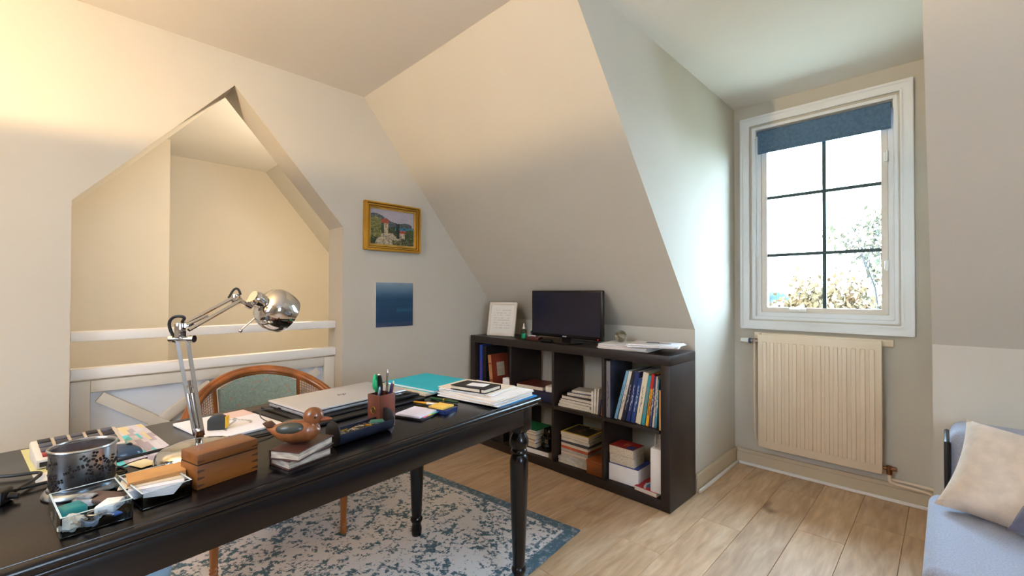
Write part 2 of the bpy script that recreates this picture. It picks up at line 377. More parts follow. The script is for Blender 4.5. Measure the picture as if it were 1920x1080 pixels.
def thin_glass(name, tint, gl=.06):
    m = bpy.data.materials.new(name); m.use_nodes = True; nt = m.node_tree; N = nt.nodes; L = nt.links
    N.remove(N['Principled BSDF']); tr = N.new('ShaderNodeBsdfTransparent'); go = N.new('ShaderNodeBsdfGlossy'); mx = N.new('ShaderNodeMixShader'); fr_ = N.new('ShaderNodeFresnel')
    no = N.new('ShaderNodeTexNoise'); no.inputs['Scale'].default_value = 3; rp = N.new('ShaderNodeMapRange'); rp.inputs[3].default_value = 1.05+gl; rp.inputs[4].default_value = 1.1+gl
    L.new(no.outputs[0], rp.inputs[0]); L.new(rp.outputs[0], fr_.inputs[0])
    tr.inputs[0].default_value = C(*tint); go.inputs['Roughness'].default_value = .03
    L.new(fr_.outputs[0], mx.inputs[0]); L.new(tr.outputs[0], mx.inputs[1]); L.new(go.outputs[0], mx.inputs[2]); L.new(mx.outputs[0], N['Material Output'].inputs[0])
    return m
M_pane = thin_glass('window_glass', (250, 255, 255))
xs = [-gx-.004, .02, gx+.004]; zs = [.07, 1.355-wz0, 1.727-wz0, wh-.07]
for i in range(2):
    for j in range(3): part('pane', B().box(xs[i]+.010, xs[i+1]-.010, .064, .068, zs[j]+.010, zs[j+1]-.010), M_pane, sa, smooth=False)
hd = part('sash_latch', B().box(-.16, -.07, .028, .044, .052, .072, .004).box(-.15, -.10, .018, .03, .060, .070, .003), M_white, sa)
for zz in (.32, .92): part('hinge', B().box(ww-.062, ww-.045, .02, .046, zz-.025, zz+.025, .003).cyl(.006, (ww-.05, .024, zz-.03), (ww-.05, .024, zz+.03), seg=10), M_white, wd, 'white sash hinge')
bl = thing('roller_blind', 'dark blue-grey roller blind drawn a little way down the window', 'roller blind', ((wx0+wx1)/2, YW, wz0))
part('roller', B().cyl(.016, (-ww+.03, .02, wh-.042), (ww-.03, .02, wh-.042)), mat('blind_cloth', (84, 112, 140), .8, nz=(60, .12), bump=(400, .2)), bl)
part('cloth', B().box(-ww+.035, ww-.03, .0035, .0055, 2.02-wz0, wh-.04), MATS['blind_cloth'], bl)
part('bottom_bar', B().box(-ww+.035, ww-.03, .002, .009, 2.008-wz0, 2.022-wz0, .002), MATS['blind_cloth'], bl)
for s_ in (-1, 1): part('bracket', B().box(s_*(ww-.0185)-.004, s_*(ww-.0185)+.004, .005, .03, wh-.07, wh-.02, .002), M_white, bl)
part('bead_chain', B().tube([(-ww+.026, .004, wh-.06), (-ww+.024, .0, .9), (-ww+.024, -.002, .42), (-ww+.03, -.002, .395), (-ww+.036, -.002, .42), (-ww+.034, 0, .9), (-ww+.030, .004, wh-.06)], .002, 6, smooth=1), M_white, bl)

# ------------------------------------------------------------------ radiator
M_rad = mat('radiator_enamel', (226, 206, 180), .38, nz=(4, .02))
rd = thing('radiator', 'cream ribbed panel radiator under the window', 'radiator', (-.5425, 3.055, .155))
rw, rh = .2925, .70
bb = B().box(-rw, rw, -.028, -.020, 0, rh, .003).box(-rw, rw, .018, .026, .01, rh-.01, .003)
part('panel', bb, M_rad, rd)
for i in range(14):
    x = -rw+.035+i*(2*rw-.07)/13
    part('rib', B().box(x-.011, x+.011, -.0345, -.0275, .045, rh-.045, .0033, 2), M_rad, rd)
part('top_grille', B().box(-rw+.002, rw-.002, -.0195, .0175, rh-.012, rh-.003, .002), M_rad, rd)
for s_ in (-1, 1): part('side_cover', B().box(s_*rw-.004, s_*rw+.004, -.027, .026, .004, rh+.003, .002), M_rad, rd)
part('top_bracket', B().box(-rw-.04, rw+.05, .03, .062, rh-.03, rh+.008, .003), M_rad, rd)
M_cop = mat('aged_brass_fitting', (140, 96, 70), .35, .9, nz=(30, .2))
va = part('valve', B().cyl(.009, (-rw-.002, 0, rh-.045), (-rw-.05, 0, rh-.045)).cyl(.012, (-rw-.03, 0, rh-.06), (-rw-.03, 0, rh-.03)), mat('nickel_fitting', (180, 160, 148), .3, .9, nz=(20, .1)), rd)
part('thermostat_head', B().cyl(.017, (-rw-.062, 0, rh-.045), (-rw-.108, 0, rh-.045), .014), M_white, va, 'white thermostat knob')
part('thermostat_collar', B().cyl(.0165, (-rw-.05, 0, rh-.045), (-rw-.062, 0, rh-.045)), mat('dark_blue_ring', (46, 66, 92), .4, nz=(9, .1)), va)
part('feed_pipe', B().tube([(-rw-.03, 0, rh-.06), (-rw-.03, 0, .2), (-rw-.028, .002, .05), (-rw-.015, .012, .02), (-rw+.03, .02, .012)], .006, 8, smooth=2), M_rad, rd)
v2 = part('return_valve', B().cyl(.008, (rw, 0, .03), (rw+.03, 0, .03)).cyl(.012, (rw+.03, 0, .0), (rw+.03, 0, .045)).cyl(.009, (rw+.022, 0, .03), (rw+.06, -.004, .034)).box(rw+.04, rw+.06, -.012, .012, .024, .042, .003), M_cop, rd, 'copper coloured valve')
part('return_pipe', B().tube([(rw+.03, 0, .0), (rw+.03, 0, -.03), (rw+.04, .0, -.045), (rw+.15, .004, -.05), (rw+.19, .004, -.055), (rw+.21, .002, -.075), (rw+.21, 0, -.15)], .008, 8, smooth=2), M_rad, rd)
part('supply_pipe', B().tube([(rw+.035, .022, -.03), (rw+.15, .022, -.033), (rw+.205, .02, -.036), (rw+.226, .016, -.05), (rw+.228, .01, -.15)], .008, 8, smooth=2), M_rad, rd)

# ------------------------------------------------------------------ bookcase
bx0, bx1, by0, by1 = -2.55, -.99, 2.128, 2.444
bc = thing('bookcase', 'low black-brown cube bookcase standing against the slope', 'bookcase', (bx0, by0, 0))
BW, BD = bx1-bx0, by1-by0
part('top_board', B().box(0, BW, 0, BD, .74, .79, .002), M_bcase, bc)
part('bottom_board', B().box(.0501, BW-.0501, 0, BD, .002, .054, .002), M_bcase, bc)
for x in (0, BW-.05): part('side_board', B().box(x, x+.05, 0, BD, .001, .7399, .002), M_bcase, bc)
divs = [-2.1265, -1.7515, -1.3845]
for x in divs: part('divider', B().box(x-bx0-.0085, x-bx0+.0085, .001, BD-.001, .0541, .7399, .001), M_bcase, bc)
edges = [bx0+.05]+divs+[bx1-.05]
for a, e2 in zip(edges, edges[1:]): part('shelf', B().box(a-bx0+.009, e2-bx0-.009, .001, BD-.001, .386, .404, .001), M_bcase, bc)

# ------------------------------------------------------------------ desk
A7 = R(6.6); DX, DY = -1.086, 1.25   # front right corner of the top; x to the front, y along its length
DT = .72; DW, DLn = .70, 1.80
dk = thing('desk', 'long black lacquered desk with turned legs and moulded edge', 'desk', (DX, DY, 0), A7)
part('top', B().box(-DW+.012, -.012, -DLn+.012, -.012, .70, .72, .0015).box(-DW, 0.004, -DLn, .004, .698, .7185, .009, 4), M_black, dk)
part('edge_moulding', B().box(-DW+.008, -.006, -DLn+.008, -.006, .688, .6979, .004, 3), M_black, dk)
AP = .058
for x0_, x1_, y0_, y1_ in ((-.035, -.013, -DLn+AP+.03, -AP-.03), (-DW+.013, -DW+.035, -DLn+AP+.03, -AP-.03), (-DW+AP+.03, -AP-.03, -.035, -.013), (-DW+AP+.03, -AP-.03, -DLn+.013, -DLn+.035)):
    part('apron', B().box(x0_, x1_, y0_, y1_, .628, .6878, .0015), M_black, dk)
legp = [(.020, .0), (.022, .006), (.024, .03), (.019, .05), (.022, .058), (.027, .068), (.027, .078), (.021, .086), (.023, .10), (.0305, .30), (.034, .44), (.0345, .475), (.031, .492), (.025, .50), (.031, .507), (.031, .513), (.026, .52), (.034, .535), (.036, .548), (.033, .562), (.026, .575), (.024, .58), (.031, .584), (.031, .59), (.028, .594)]
for x in (-.058, -DW+.058):
    for y in (-.058, -DLn+.058):
        lg = part('leg', B().lathe([(r, z+.009) for r, z in legp], 24).box(-.034, .034, -.034, .034, .5985, .6879, .002), M_black, dk, loc=(x, y, 0))
def dwp(u, v):   # desk-local (x front, y length) to world
    c, s_ = math.cos(A7), math.sin(A7); return (DX+u*c-v*s_, DY+u*s_+v*c)

# ------------------------------------------------------------------ rug
def rug_mat():
    m = bpy.data.materials.new('distressed_rug'); m.use_nodes = True; nt = m.node_tree; N = nt.nodes; L = nt.links; b = N['Principled BSDF']
    tc = N.new('ShaderNodeTexCoord'); sp = N.new('ShaderNodeSeparateXYZ'); L.new(tc.outputs['Object'], sp.inputs[0])
    def noise(sc, det, rgh=.6, dist=0):
        n = N.new('ShaderNodeTexNoise'); n.inputs['Scale'].default_value = sc; n.inputs['Detail'].default_value = det; n.inputs['Roughness'].default_value = rgh; n.inputs['Distortion'].default_value = dist
        L.new(tc.outputs['Object'], n.inputs['Vector']); return n.outputs[0]
    def mth(op, a, b_=None):
        n = N.new('ShaderNodeMath'); n.operation = op
        for i, v in enumerate((a, b_)):
            if v is None: continue
            if isinstance(v, (int, float)): n.inputs[i].default_value = v
            else: L.new(v, n.inputs[i])
        return n.outputs[0]
    def rng(v, a, b_, c=0, d=1):
        n = N.new('ShaderNodeMapRange'); n.inputs[1].default_value = a; n.inputs[2].default_value = b_; n.inputs[3].default_value = c; n.inputs[4].default_value = d; L.new(v, n.inputs[0]); return n.outputs[0]
    fine = noise(48, 9, .72); big = noise(5.5, 5, .6, .4); mid = noise(17, 5, .65, .3)
    # worn ornament: nested medallion lines
    x, y = sp.outputs[0], sp.outputs[1]
    rr = mth('ADD', mth('MULTIPLY', mth('ABSOLUTE', mth('SUBTRACT', mth('FRACT', mth('MULTIPLY', x, 1.9)), .5)), 1.0), mth('ABSOLUTE', mth('SUBTRACT', mth('FRACT', mth('MULTIPLY', y, 1.25)), .5)))
    orn = mth('SINE', mth('MULTIPLY', mth('ADD', rr, mth('MULTIPLY', noise(9, 3), .5)), 32))
    orn = rng(orn, -.2, .7, -.015, .03)
    pat = mth('ADD', mth('ADD', fine, mth('MULTIPLY', mth('SUBTRACT', mid, .5), .45)), mth('ADD', mth('MULTIPLY', mth('SUBTRACT', big, .5), .40), orn))
    msk = rng(pat, .515, .575)
    # border near the edges (rug half sizes)
    ex = mth('SUBTRACT', RUGX, mth('ABSOLUTE', x)); ey = mth('SUBTRACT', RUGY, mth('ABSOLUTE', y)); ed = mth('MINIMUM', ex, ey)
    bord = mth('MULTIPLY', rng(ed, .06, .052), rng(fine, .30, .5, .35, 1))
    line = mth('MULTIPLY', rng(ed, .10, .095), rng(ed, .08, .085)); line = mth('MULTIPLY', line, rng(fine, .42, .52))
    tot = mth('MAXIMUM', mth('MAXIMUM', msk, bord), line)
    mx = N.new('ShaderNodeMix'); mx.data_type = 'RGBA'; mx.inputs[6].default_value = C(220, 214, 212); mx.inputs[7].default_value = C(74, 100, 114); L.new(tot, mx.inputs[0])
    L.new(mx.outputs[2], b.inputs['Base Color']); b.inputs['Roughness'].default_value = .95; b.inputs['Specular IOR Level'].default_value = .1; b.inputs['Sheen Weight'].default_value = .1
    bp = N.new('ShaderNodeBump'); bp.inputs['Strength'].default_value = .4; bp.inputs['Distance'].default_value = .002; n3 = noise(500, 2); L.new(n3, bp.inputs['Height']); L.new(bp.outputs[0], b.inputs['Normal'])
    return m
RUGX, RUGY = .66, 1.15
ca, sa_ = math.cos(A7), math.sin(A7)
rx, ry = -RUGX, -RUGY   # centre seen from the front right corner
rc = (-1.216+rx*ca-ry*sa_, 1.682+rx*sa_+ry*ca)
single('area_rug', 'worn teal and cream patterned rug under the black desk', 'rug', B().box(-RUGX, RUGX, -RUGY, RUGY, 0, .008, .003), rug_mat(), (rc[0], rc[1], .0005), A7)

# ------------------------------------------------------------------ armchair with cane back
M_wood = mat('honey_walnut', (172, 100, 48), .3, nz=(9, .35), bump=(70, .05), stretch=(1, 1, .25), coat=.3)
M_cane = mat('cane', (196, 140, 78), .5, nz=(40, .2))
def chair_fabric():
    m = mat('green_dotted_fabric', (134, 150, 140), .9, nz=(120, .12), sheen=.2)
    nt = m.node_tree; N = nt.nodes; L = nt.links; bs = N['Principled BSDF']; old = bs.inputs['Base Color'].links[0].from_socket
    tc = N.new('ShaderNodeTexCoord'); v = N.new('ShaderNodeTexVoronoi'); v.inputs['Scale'].default_value = 34; v.inputs['Randomness'].default_value = .35; L.new(tc.outputs['Object'], v.inputs['Vector'])
    r = N.new('ShaderNodeMapRange'); r.inputs[1].default_value = .16; r.inputs[2].default_value = .26; r.inputs[3].default_value = .7; r.inputs[4].default_value = 0; L.new(v.outputs['Distance'], r.inputs[0])
    mx = N.new('ShaderNodeMix'); mx.data_type = 'RGBA'; mx.inputs[7].default_value = C(168, 120, 104); L.new(r.outputs[0], mx.inputs[0]); L.new(old, mx.inputs[6]); L.new(mx.outputs[2], bs.inputs['Base Color'])
    return m
M_gfab = chair_fabric()
ch = thing('armchair', 'carved wooden armchair with cane back and green dotted panel behind the desk', 'armchair', (-2.05, .635, 0))
def cz_(p): return .44+.30*max(0, math.cos(.85*p))**1.15
def cs(p, z, off=0): 
    lean = (z-.44)*.16
    return Vector((-(.29+lean+off)*math.cos(p), (.315+lean*.6+off)*math.sin(p), z))
PH = R(104)
fr = B()
for off, dz, r in ((0, 0, .013), (.012, -.008, .012), (-.012, -.008, .012), (0, -.022, .011)):
    fr.tube([cs(p, cz_(p)+dz, off) for p in [(-PH+2*PH*i/60) for i in range(61)]], r, 10)
part('back_frame', fr, M_wood, ch)
pa, pb = R(-31), R(31)
part('back_panel', B().sheet(lambda u, v: cs(pa+(pb-pa)*u, .455+(cz_(pa+(pb-pa)*u)-.034-.455)*v, -.012-.010*math.sin(PI*u)**.5*math.sin(PI*v)**.5), 24, 14, .02), M_gfab, ch, 'grey-green fabric with small rust dots')
for s_ in (-1, 1):
    q0, q1 = R(33), R(78)
    def cf(u, v): p = s_*(q0+(q1-q0)*u); return cs(p, .455+(cz_(p)-.03-.455)*v, -.002)
    cp = part('cane_panel', B().sheet(cf, 22, 17), M_cane, ch, smooth=False)
    wm = cp.modifiers.new('weave', 'WIREFRAME'); wm.thickness = .0045; wm.use_replace = True; wm.use_even_offset = False
    part('panel_stile', B().tube([cs(s_*R(32), .45+(cz_(R(32))-.02-.45)*t/6, 0) for t in range(7)], .009, 8), M_wood, ch)
seat = [(.13+.0, -.27), (.15, -.2), (.15, .2), (.13, .27), (-.1, .30), (-.25, .2), (-.30, 0), (-.25, -.2), (-.1, -.30)]
part('seat_rail', B().prism(seat, .36, .405, 'z', bev=.006), M_wood, ch)
part('seat_cushion', B().prism([(x*.95, y*.95) for x, y in seat], .4055, .452, 'z', bev=.016), M_gfab, ch)
cl = [(.011, 0), (.014, .004), (.015, .03), (.012, .036), (.016, .043), (.012, .05), (.016, .057), (.012, .064), (.0135, .07), (.019, .24), (.022, .30), (.015, .315), (.021, .325), (.021, .335)]
for x, y in ((.085, -.245), (.085, .255), (-.24, -.17), (-.24, .17)):
    part('leg', B().lathe([(r, z+.009) for r, z in cl], 16).box(-.022, .022, -.022, .022, .343, .3598, .002), M_wood, ch, loc=(x, y, 0))

# ------------------------------------------------------------------ sofa and cushions
M_sofa = mat('grey_sofa_fabric', (160, 166, 184), .95, nz=(220, .1), bump=(300, .25), sheen=.2)
sf = thing('sofa', 'grey fabric sofa on the right below the slope', 'sofa', (-.05, 1.56, 0))
SL = 1.75
part('seat_cushion', B().box(0, SL, 0, .64, .245, .40, .035, 5), M_sofa, sf)
part('base', B().box(.01, SL-.01, .02, .86, .07, .2445, .015, 3), mat('sofa_base_fabric', (120, 112, 118), .95, nz=(200, .1), bump=(300, .2)), sf)
part('backrest', B().box(.055, SL, .66, .88, .2455, .625, .045, 5), M_sofa, sf)
part('piping', B().box(.02, SL-.02, -.004, .006, .252, .262, .004), mat('brown_piping', (112, 84, 70), .8, nz=(30, .1)), sf)
part('side_frame', B().box(.040, .0545, .66, .87, .2455, .58, .006), M_blackl, sf, 'dark side frame')
for x in (.08, SL-.08):
    for y in (.08, .8): part('leg', B().lathe([(.018, .0), (.024, .07)], 12), M_blackl, sf, loc=(x, y, 0))
def pillow(w_, h_, t_, n=22):
    b = B(); t = bmesh.new(); G = [{}, {}]
    for sgn in (0, 1):
        for i in range(n+1):
            for j in range(n+1):
                u, v = 2*i/n-1, 2*j/n-1
                k = 1-.10*(1-abs(u)**2)*abs(v)**2; l_ = 1-.10*(1-abs(v)**2)*abs(u)**2
                th = t_*max(0, (1-u**4)*(1-v**4))**.5+.004*math.sin(7*u+3*v)*(1-u*u)*(1-v*v)
                e = i in (0, n) or j in (0, n)
                if sgn and e: G[1][i, j] = G[0][i, j]; continue
                G[sgn][i, j] = t.verts.new((u*w_/2*l_, (th if sgn else -th)*(0 if e else 1), v*h_/2*k))
        for i in range(n):
            for j in range(n):
                q = [G[sgn][i, j], G[sgn][i+1, j], G[sgn][i+1, j+1], G[sgn][i, j+1]]
                t.faces.new(q if not sgn else q[::-1])
    bmesh.ops.recalc_face_normals(t, faces=t.faces[:])
    return b._join(t)
single('throw_cushion', 'beige throw cushion leaning on the sofa backrest', 'cushion', pillow(.37, .33, .07), mat('beige_linen', (214, 196, 178), .95, nz=(30, .06), bump=(260, .3), sheen=.1), (.185, 2.068, .523), rot=(R(-38), R(7), R(-14)))
def cushion_at(label, w_, h_, t_, m, corner, rot):
    q = Euler(rot).to_matrix(); c = Vector(corner)-q @ Vector((-w_/2, 0, -h_/2))
    return single('throw_cushion', label, 'cushion', pillow(w_, h_, t_), m, c, rot=rot)
cushion_at('small slate-blue cushion lying in front of the beige one', .30, .26, .05, mat('slate_velvet', (104, 106, 130), .9, nz=(30, .1), bump=(200, .2), sheen=.3), (.118, 1.915, .425), (R(-64), R(-10), R(-24)))

# ------------------------------------------------------------------ pictures
def fract(x): return x-math.floor(x)
def hsh(i, j): return fract(math.sin(i*127.1+j*311.7)*43758.5453)
def vn(x, y):
    i, j = math.floor(x), math.floor(y); u, v = x-i, y-j; u = u*u*(3-2*u); v = v*v*(3-2*v)
    return (hsh(i, j)*(1-u)+hsh(i+1, j)*u)*(1-v)+(hsh(i, j+1)*(1-u)+hsh(i+1, j+1)*u)*v
def fbm(x, y): return .5*vn(x, y)+.25*vn(2*x, 2*y)+.15*vn(4*x, 4*y)+.1*vn(8*x, 8*y)
def mixc(a, b, t): t = max(0, min(1, t)); return tuple(p+(q-p)*t for p, q in zip(a, b))
def landscape(u, v):
    n = fbm(u*9, v*9); k = fbm(u*26+5, v*26)
    hill = .86-.30*u+.05*math.sin(9*u)+.05*(n-.5) if u < .95 else .55
    if v > hill: return mixc((150, 146, 160), (176, 168, 172), n)
    if v > .56-.04*u+.03*(n-.5) and v > .5:
        c = mixc((52, 66, 84), (96, 100, 92), k*1.3-.2)
    elif u > .55 and v > .43: c = mixc((28, 92, 128), (60, 138, 160), k)
    else: c = mixc((74, 86, 48), (36, 50, 34), k*1.6-.3)
    if .30 < u < .40 and .28 < v < .66: c = mixc((206, 190, 160), (150, 132, 108), k)
    if .24 < u < .42 and .62 < v < .76-.5*abs(u-.33): c = (150, 70, 48)
    if .66 < u < .78 and .2 < v < .36: c = mixc((214, 196, 170), (160, 140, 116), k)
    if .64 < u < .80 and .36 < v < .44: c = (176, 76, 54)
    if v < .24+.10*math.sin(3*u) and .1+.3*v < u < .62-.5*v+.2*n: c = mixc((214, 200, 172), (150, 136, 112), k*1.2)
    if u < .24 and .2 < v < .80-.8*abs(u-.12): c = mixc((88, 98, 54), (150, 132, 70), k*1.5-.3)
    if abs(u-.62) < .035 and .2 < v < .68: c = (26, 40, 32)
    if u > .80 and v < .42+.1*n: c = mixc((40, 58, 36), (86, 96, 56), k*1.5-.3)
    if v < .10+.08*n and u > .5: c = mixc((52, 60, 36), (150, 140, 104), k*1.8-.6)
    d = fbm(u*40, v*34+7); return mixc(mixc(c, (24, 30, 26), (d-.52)*3 if v < .62 else (d-.6)*2), (214, 200, 168), (.36-d)*2.2)
RW = (R(90), 0, R(90))      # sheet on the left wall: local x -> +y, local y -> up, facing +x
pf = thing('framed_painting', 'gold framed coastal landscape painting hung on the cream wall', 'painting', (XL, 1.4835, 1.532))
hw_, hh_ = .2015, .155
def ring(o, i, x0_, x1_, hw_=hw_, hh_=hh_):
    t = bmesh.new()
    def rc_(e, x): return [t.verts.new((x, y, z)) for y, z in ((-hw_+e, -hh_+e), (hw_-e, -hh_+e), (hw_-e, hh_-e), (-hw_+e, hh_-e))]
    A, I, Ab, Ib = rc_(o, x1_), rc_(i, x1_), rc_(o, x0_), rc_(i, x0_)
    for a in range(4):
        j = (a+1) % 4
        t.faces.new((A[a], A[j], I[j], I[a])); t.faces.new((Ab[a], Ib[a], Ib[j], Ab[j])); t.faces.new((A[a], Ab[a], Ab[j], A[j])); t.faces.new((I[a], I[j], Ib[j], Ib[a]))
    bmesh.ops.recalc_face_normals(t, faces=t.faces[:]); bmesh.ops.bevel(t, geom=t.edges[:], offset=.0025, segments=2, affect='EDGES')
    return B()._join(t)
M_gilt = mat('gilt_wood', (228, 176, 74), .28, .75, nz=(5, .12), bump=(60, .1))
f0 = part('frame', ring(0, .034, .002, .03), M_gilt, pf)
part('outer_moulding', ring(.002, .013, .0305, .043), M_gilt, f0); part('groove', ring(.0135, .017, .0301, .0312), mat('groove_shade', (84, 56, 24), .6, nz=(9, .2)), f0); part('middle_bead', ring(.0175, .025, .0305, .037), M_gilt, f0); part('inner_groove', ring(.0255, .029, .0301, .0312), MATS['groove_shade'], f0); part('inner_slip', ring(.032, .044, .004, .022), mat('pale_gilt', (214, 176, 96), .4, .5, nz=(14, .2)), f0)  # dark brown rings put groove shade into the colour to give the gilt depth
part('canvas', ink('canvas', 2*hw_-.084, 2*hh_-.084, 96, 70, landscape), None, pf, loc=(.016, 0, 0), rot=RW)
def sea(u, v):
    t = fbm(u*3, v*5)
    c = mixc((24, 58, 92), (30, 74, 106), v*1.2)
    if v > .62: c = mixc(c, (150, 168, 182), (v-.62)/.38)
    if .30 < v < .44 and u > .55: c = mixc(c, (58, 128, 150), .5*(1-abs(v-.37)/.07))
    if v < .10: c = mixc(c, (70, 76, 104), .6)
    return mixc(c, (20, 40, 66), .25*t)
ps = thing('sea_print', 'unframed dark blue print fixed to the wall below the gold painting', 'print', (XL, 1.507, 1.03))
part('board', B().box(.001, .007, -.137, .137, -.145, .145), M_paper, ps)
part('printed_face', ink('printed_face', .273, .289, 24, 40, sea), None, ps, loc=(.0076, 0, 0), rot=RW)

# ------------------------------------------------------------------ helpers for books and papers
def cover_mat(c, c2=None): return mat('cover_%d_%d_%d' % c, c, .45, nz=(25, .15), bump=(200, .06))
def spine_mat(c, inkc, key):
    """cover whose spine carries worn lettering-like marks"""
    n_ = 'spine_'+key
    if n_ in MATS: return MATS[n_]
    m = mat(n_, c, .45); nt = m.node_tree; N = nt.nodes; L = nt.links; b = N['Principled BSDF']
    tc = N.new('ShaderNodeTexCoord'); mp = N.new('ShaderNodeMapping'); mp.inputs['Scale'].default_value = (160, 0, 75); L.new(tc.outputs['Object'], mp.inputs[0])
    no = N.new('ShaderNodeTexNoise'); no.inputs['Scale'].default_value = 1; no.inputs['Detail'].default_value = 3; L.new(mp.outputs[0], no.inputs['Vector'])
    sp = N.new('ShaderNodeSeparateXYZ'); L.new(tc.outputs['Object'], sp.inputs[0])
    def mr(v, a, b_, c_, d): 
        q = N.new('ShaderNodeMapRange'); [setattr(q.inputs[i+1], 'default_value', x) for i, x in enumerate((a, b_, c_, d))]; L.new(v, q.inputs[0]); return q.outputs[0]
    def mu(a, b_):
        q = N.new('ShaderNodeMath'); q.operation = 'MULTIPLY'; L.new(a, q.inputs[0]); L.new(b_, q.inputs[1]); return q.outputs[0]
    ab = N.new('ShaderNodeMath'); ab.operation = 'ABSOLUTE'; L.new(sp.outputs[0], ab.inputs[0])
    k = mu(mr(no.outputs[0], .50, .54, 0, .85), mu(mr(ab.outputs[0], .004, .005, 1, 0), mu(mr(sp.outputs[2], .06, .065, 0, 1), mr(sp.outputs[2], .205, .21, 1, 0))))
    lt = N.new('ShaderNodeMath'); lt.operation = 'LESS_THAN'; lt.inputs[1].default_value = .0006; L.new(sp.outputs[1], lt.inputs[0])
    k = mu(k, lt.outputs[0])
    mx = N.new('ShaderNodeMix'); mx.data_type = 'RGBA'; mx.inputs[6].default_value = C(*c); mx.inputs[7].default_value = C(*inkc); L.new(k, mx.inputs[0]); L.new(mx.outputs[2], b.inputs['Base Color'])
    return m
def book(label, W_, H_, D_, cm, loc, rot=(0, 0, 0), group=None, name='book', pages=M_pages, soft=False, cat='book'):
    """spine faces local -y, thickness along x, height along z, origin at the foot of the spine"""
    o = thing(name, label, cat, loc, group=group, rot=rot); t = .0012 if soft else .0025; g_ = 0 if soft else .003
    part('cover', B().box(-W_/2, W_/2, 0, t, 0, H_, .0006, 1).box(-W_/2, -W_/2+t, t, D_, 0, H_).box(W_/2-t, W_/2, t, D_, 0, H_), cm, o, smooth=False)
    part('page_block', B().box(-W_/2+t+.0002, W_/2-t-.0002, t+.0002, D_-g_, g_, H_-g_), pages, o, smooth=False)
    return o
def flat(label, W_, H_, T_, cm, loc, rz=0, group=None, name='book', pages=M_pages, soft=False, cat='book', face=None):
    """book lying flat: H_ along local x, W_ (depth from spine) along y, T_ thick, origin at base centre"""
    o = thing(name, label, cat, loc, rz, group); t = .0012 if soft else .0025; g_ = .0 if soft else .003
    part('cover', B().box(-H_/2, H_/2, -W_/2, W_/2, 0, t).box(-H_/2, H_/2, -W_/2, W_/2, T_-t, T_).box(-H_/2, H_/2, W_/2-t, W_/2, t, T_-t), cm, o, smooth=False)
    part('page_block', B().box(-H_/2+g_, H_/2-g_, -W_/2+g_, W_/2-t-.0002, t+.0002, T_-t-.0002), pages, o, smooth=False)
    if face: part('cover_print', ink('cover_print', H_-.012, W_-.012, 30, 22, face), None, o, loc=(0, 0, T_+.0003))
    return o
def sheets(name, label, cat, W_, H_, n, loc, rz, m=M_paper, group=None, fan=.02, t=.003, cols=None):
    o = thing(name, label, cat, loc, rz, group); z = 0
    for i in range(n):
        a = random.uniform(-fan, fan)*2; dx, dy = random.uniform(-.006, .006), random.uniform(-.006, .006)
        part('sheaf', B().box(-W_/2, W_/2, -H_/2, H_/2, z, z+t-.0003, M=T(dx, dy, 0) @ RZ(a)), (cols[i % len(cols)] if cols else m), o, smooth=False); z += t
    return o

# ------------------------------------------------------------------ books in the upper right compartment
ZU, ZL, YB = .4045, .0545, 2.155
row = [  # x of the foot, thickness, height, lean, colour, ink, label
 (-1.303, .016, .285, 19, (112, 158, 190), (60, 90, 120), 'pale blue book leaning beside the tall black album'),
 (-1.281, .018, .285, 17.5, (206, 198, 182), (90, 84, 76), 'grey-white book leaning after the pale blue one'),
 (-1.257, .019, .285, 16, (26, 30, 48), (170, 170, 180), 'blackish navy book leaning between grey-white and navy books'),
 (-1.231, .022, .285, 14.5, (36, 50, 100), (190, 196, 214), 'tall navy book with pale lettering in the leaning row'),
 (-1.203, .022, .250, 13, (38, 64, 122), (196, 206, 224), 'short mid-blue book leaning before the wide cream one'),
 (-1.171, .030, .285, 11, (216, 204, 178), (84, 70, 66), 'wide cream book with dark lettering in the leaning row'),
 (-1.142, .017, .270, 9.5, (54, 142, 150), (190, 110, 90), 'teal paperback leaning between cream and yellow books'),
 (-1.121, .015, .280, 8.5, (222, 160, 34), (120, 40, 30), 'yellow travel guide with a red top band'),
 (-1.104, .010, .272, 7.5, (60, 58, 100), (200, 200, 210), 'thin violet-blue book next to the yellow guide'),
 (-1.091, .010, .270, 6.5, (206, 198, 190), (80, 80, 90), 'thin whitish book close to the right bookcase side'),
 (-1.078, .009, .255, 5.5, (58, 128, 158), (210, 220, 226), 'thin turquoise-blue book at the right end of the row')]
xr = -1.0815; prev = None; packed = []
for (x, W_, H_, an, c, ik, lb) in row[::-1]:      # packed from the right so that each leans on its neighbour
    an = 4+1.15*len(packed); k = W_/2/math.cos(R(an))
    if prev: xr = prev[0]-prev[1]-k-min(H_, prev[2])*.98*(math.tan(R(an))-math.tan(R(prev[3])))-.0006
    prev = (xr, k, H_, an); packed.append((xr, W_, H_, an, c, ik, lb))
for i, (x, W_, H_, an, c, ik, lb) in enumerate(packed[::-1]):
    o = book(lb, W_, H_, .20+.02*hsh(i, 3), spine_mat(c, ik, 'row%d' % i), (x, YB+.004*hsh(i, 9), ZU+W_/2*math.sin(R(an))+.0003), (0, R(an), 0), 'leaning books in the upper right compartment')
    if c == (222, 160, 34):
        part('red_band', B().box(-W_/2-.0002, W_/2+.0002, -.0004, .03, H_*.72, H_), mat('red_cover', (196, 44, 38), .45, nz=(20, .1)), o, 'red band')
        text('spine_title', 'Espagne Portugal', .0125, mat('dark_ink', (70, 30, 24), .6), o, (0, -.0006, H_*.36), (R(90), R(-90), 0))
o = book('tall black photo album standing at the left of the leaning row', .026, .322, .24, mat('album_black', (30, 34, 46), .3, nz=(12, .4), col2=(70, 78, 96)), (-1.361, YB-.008, ZU), name='photo_album')
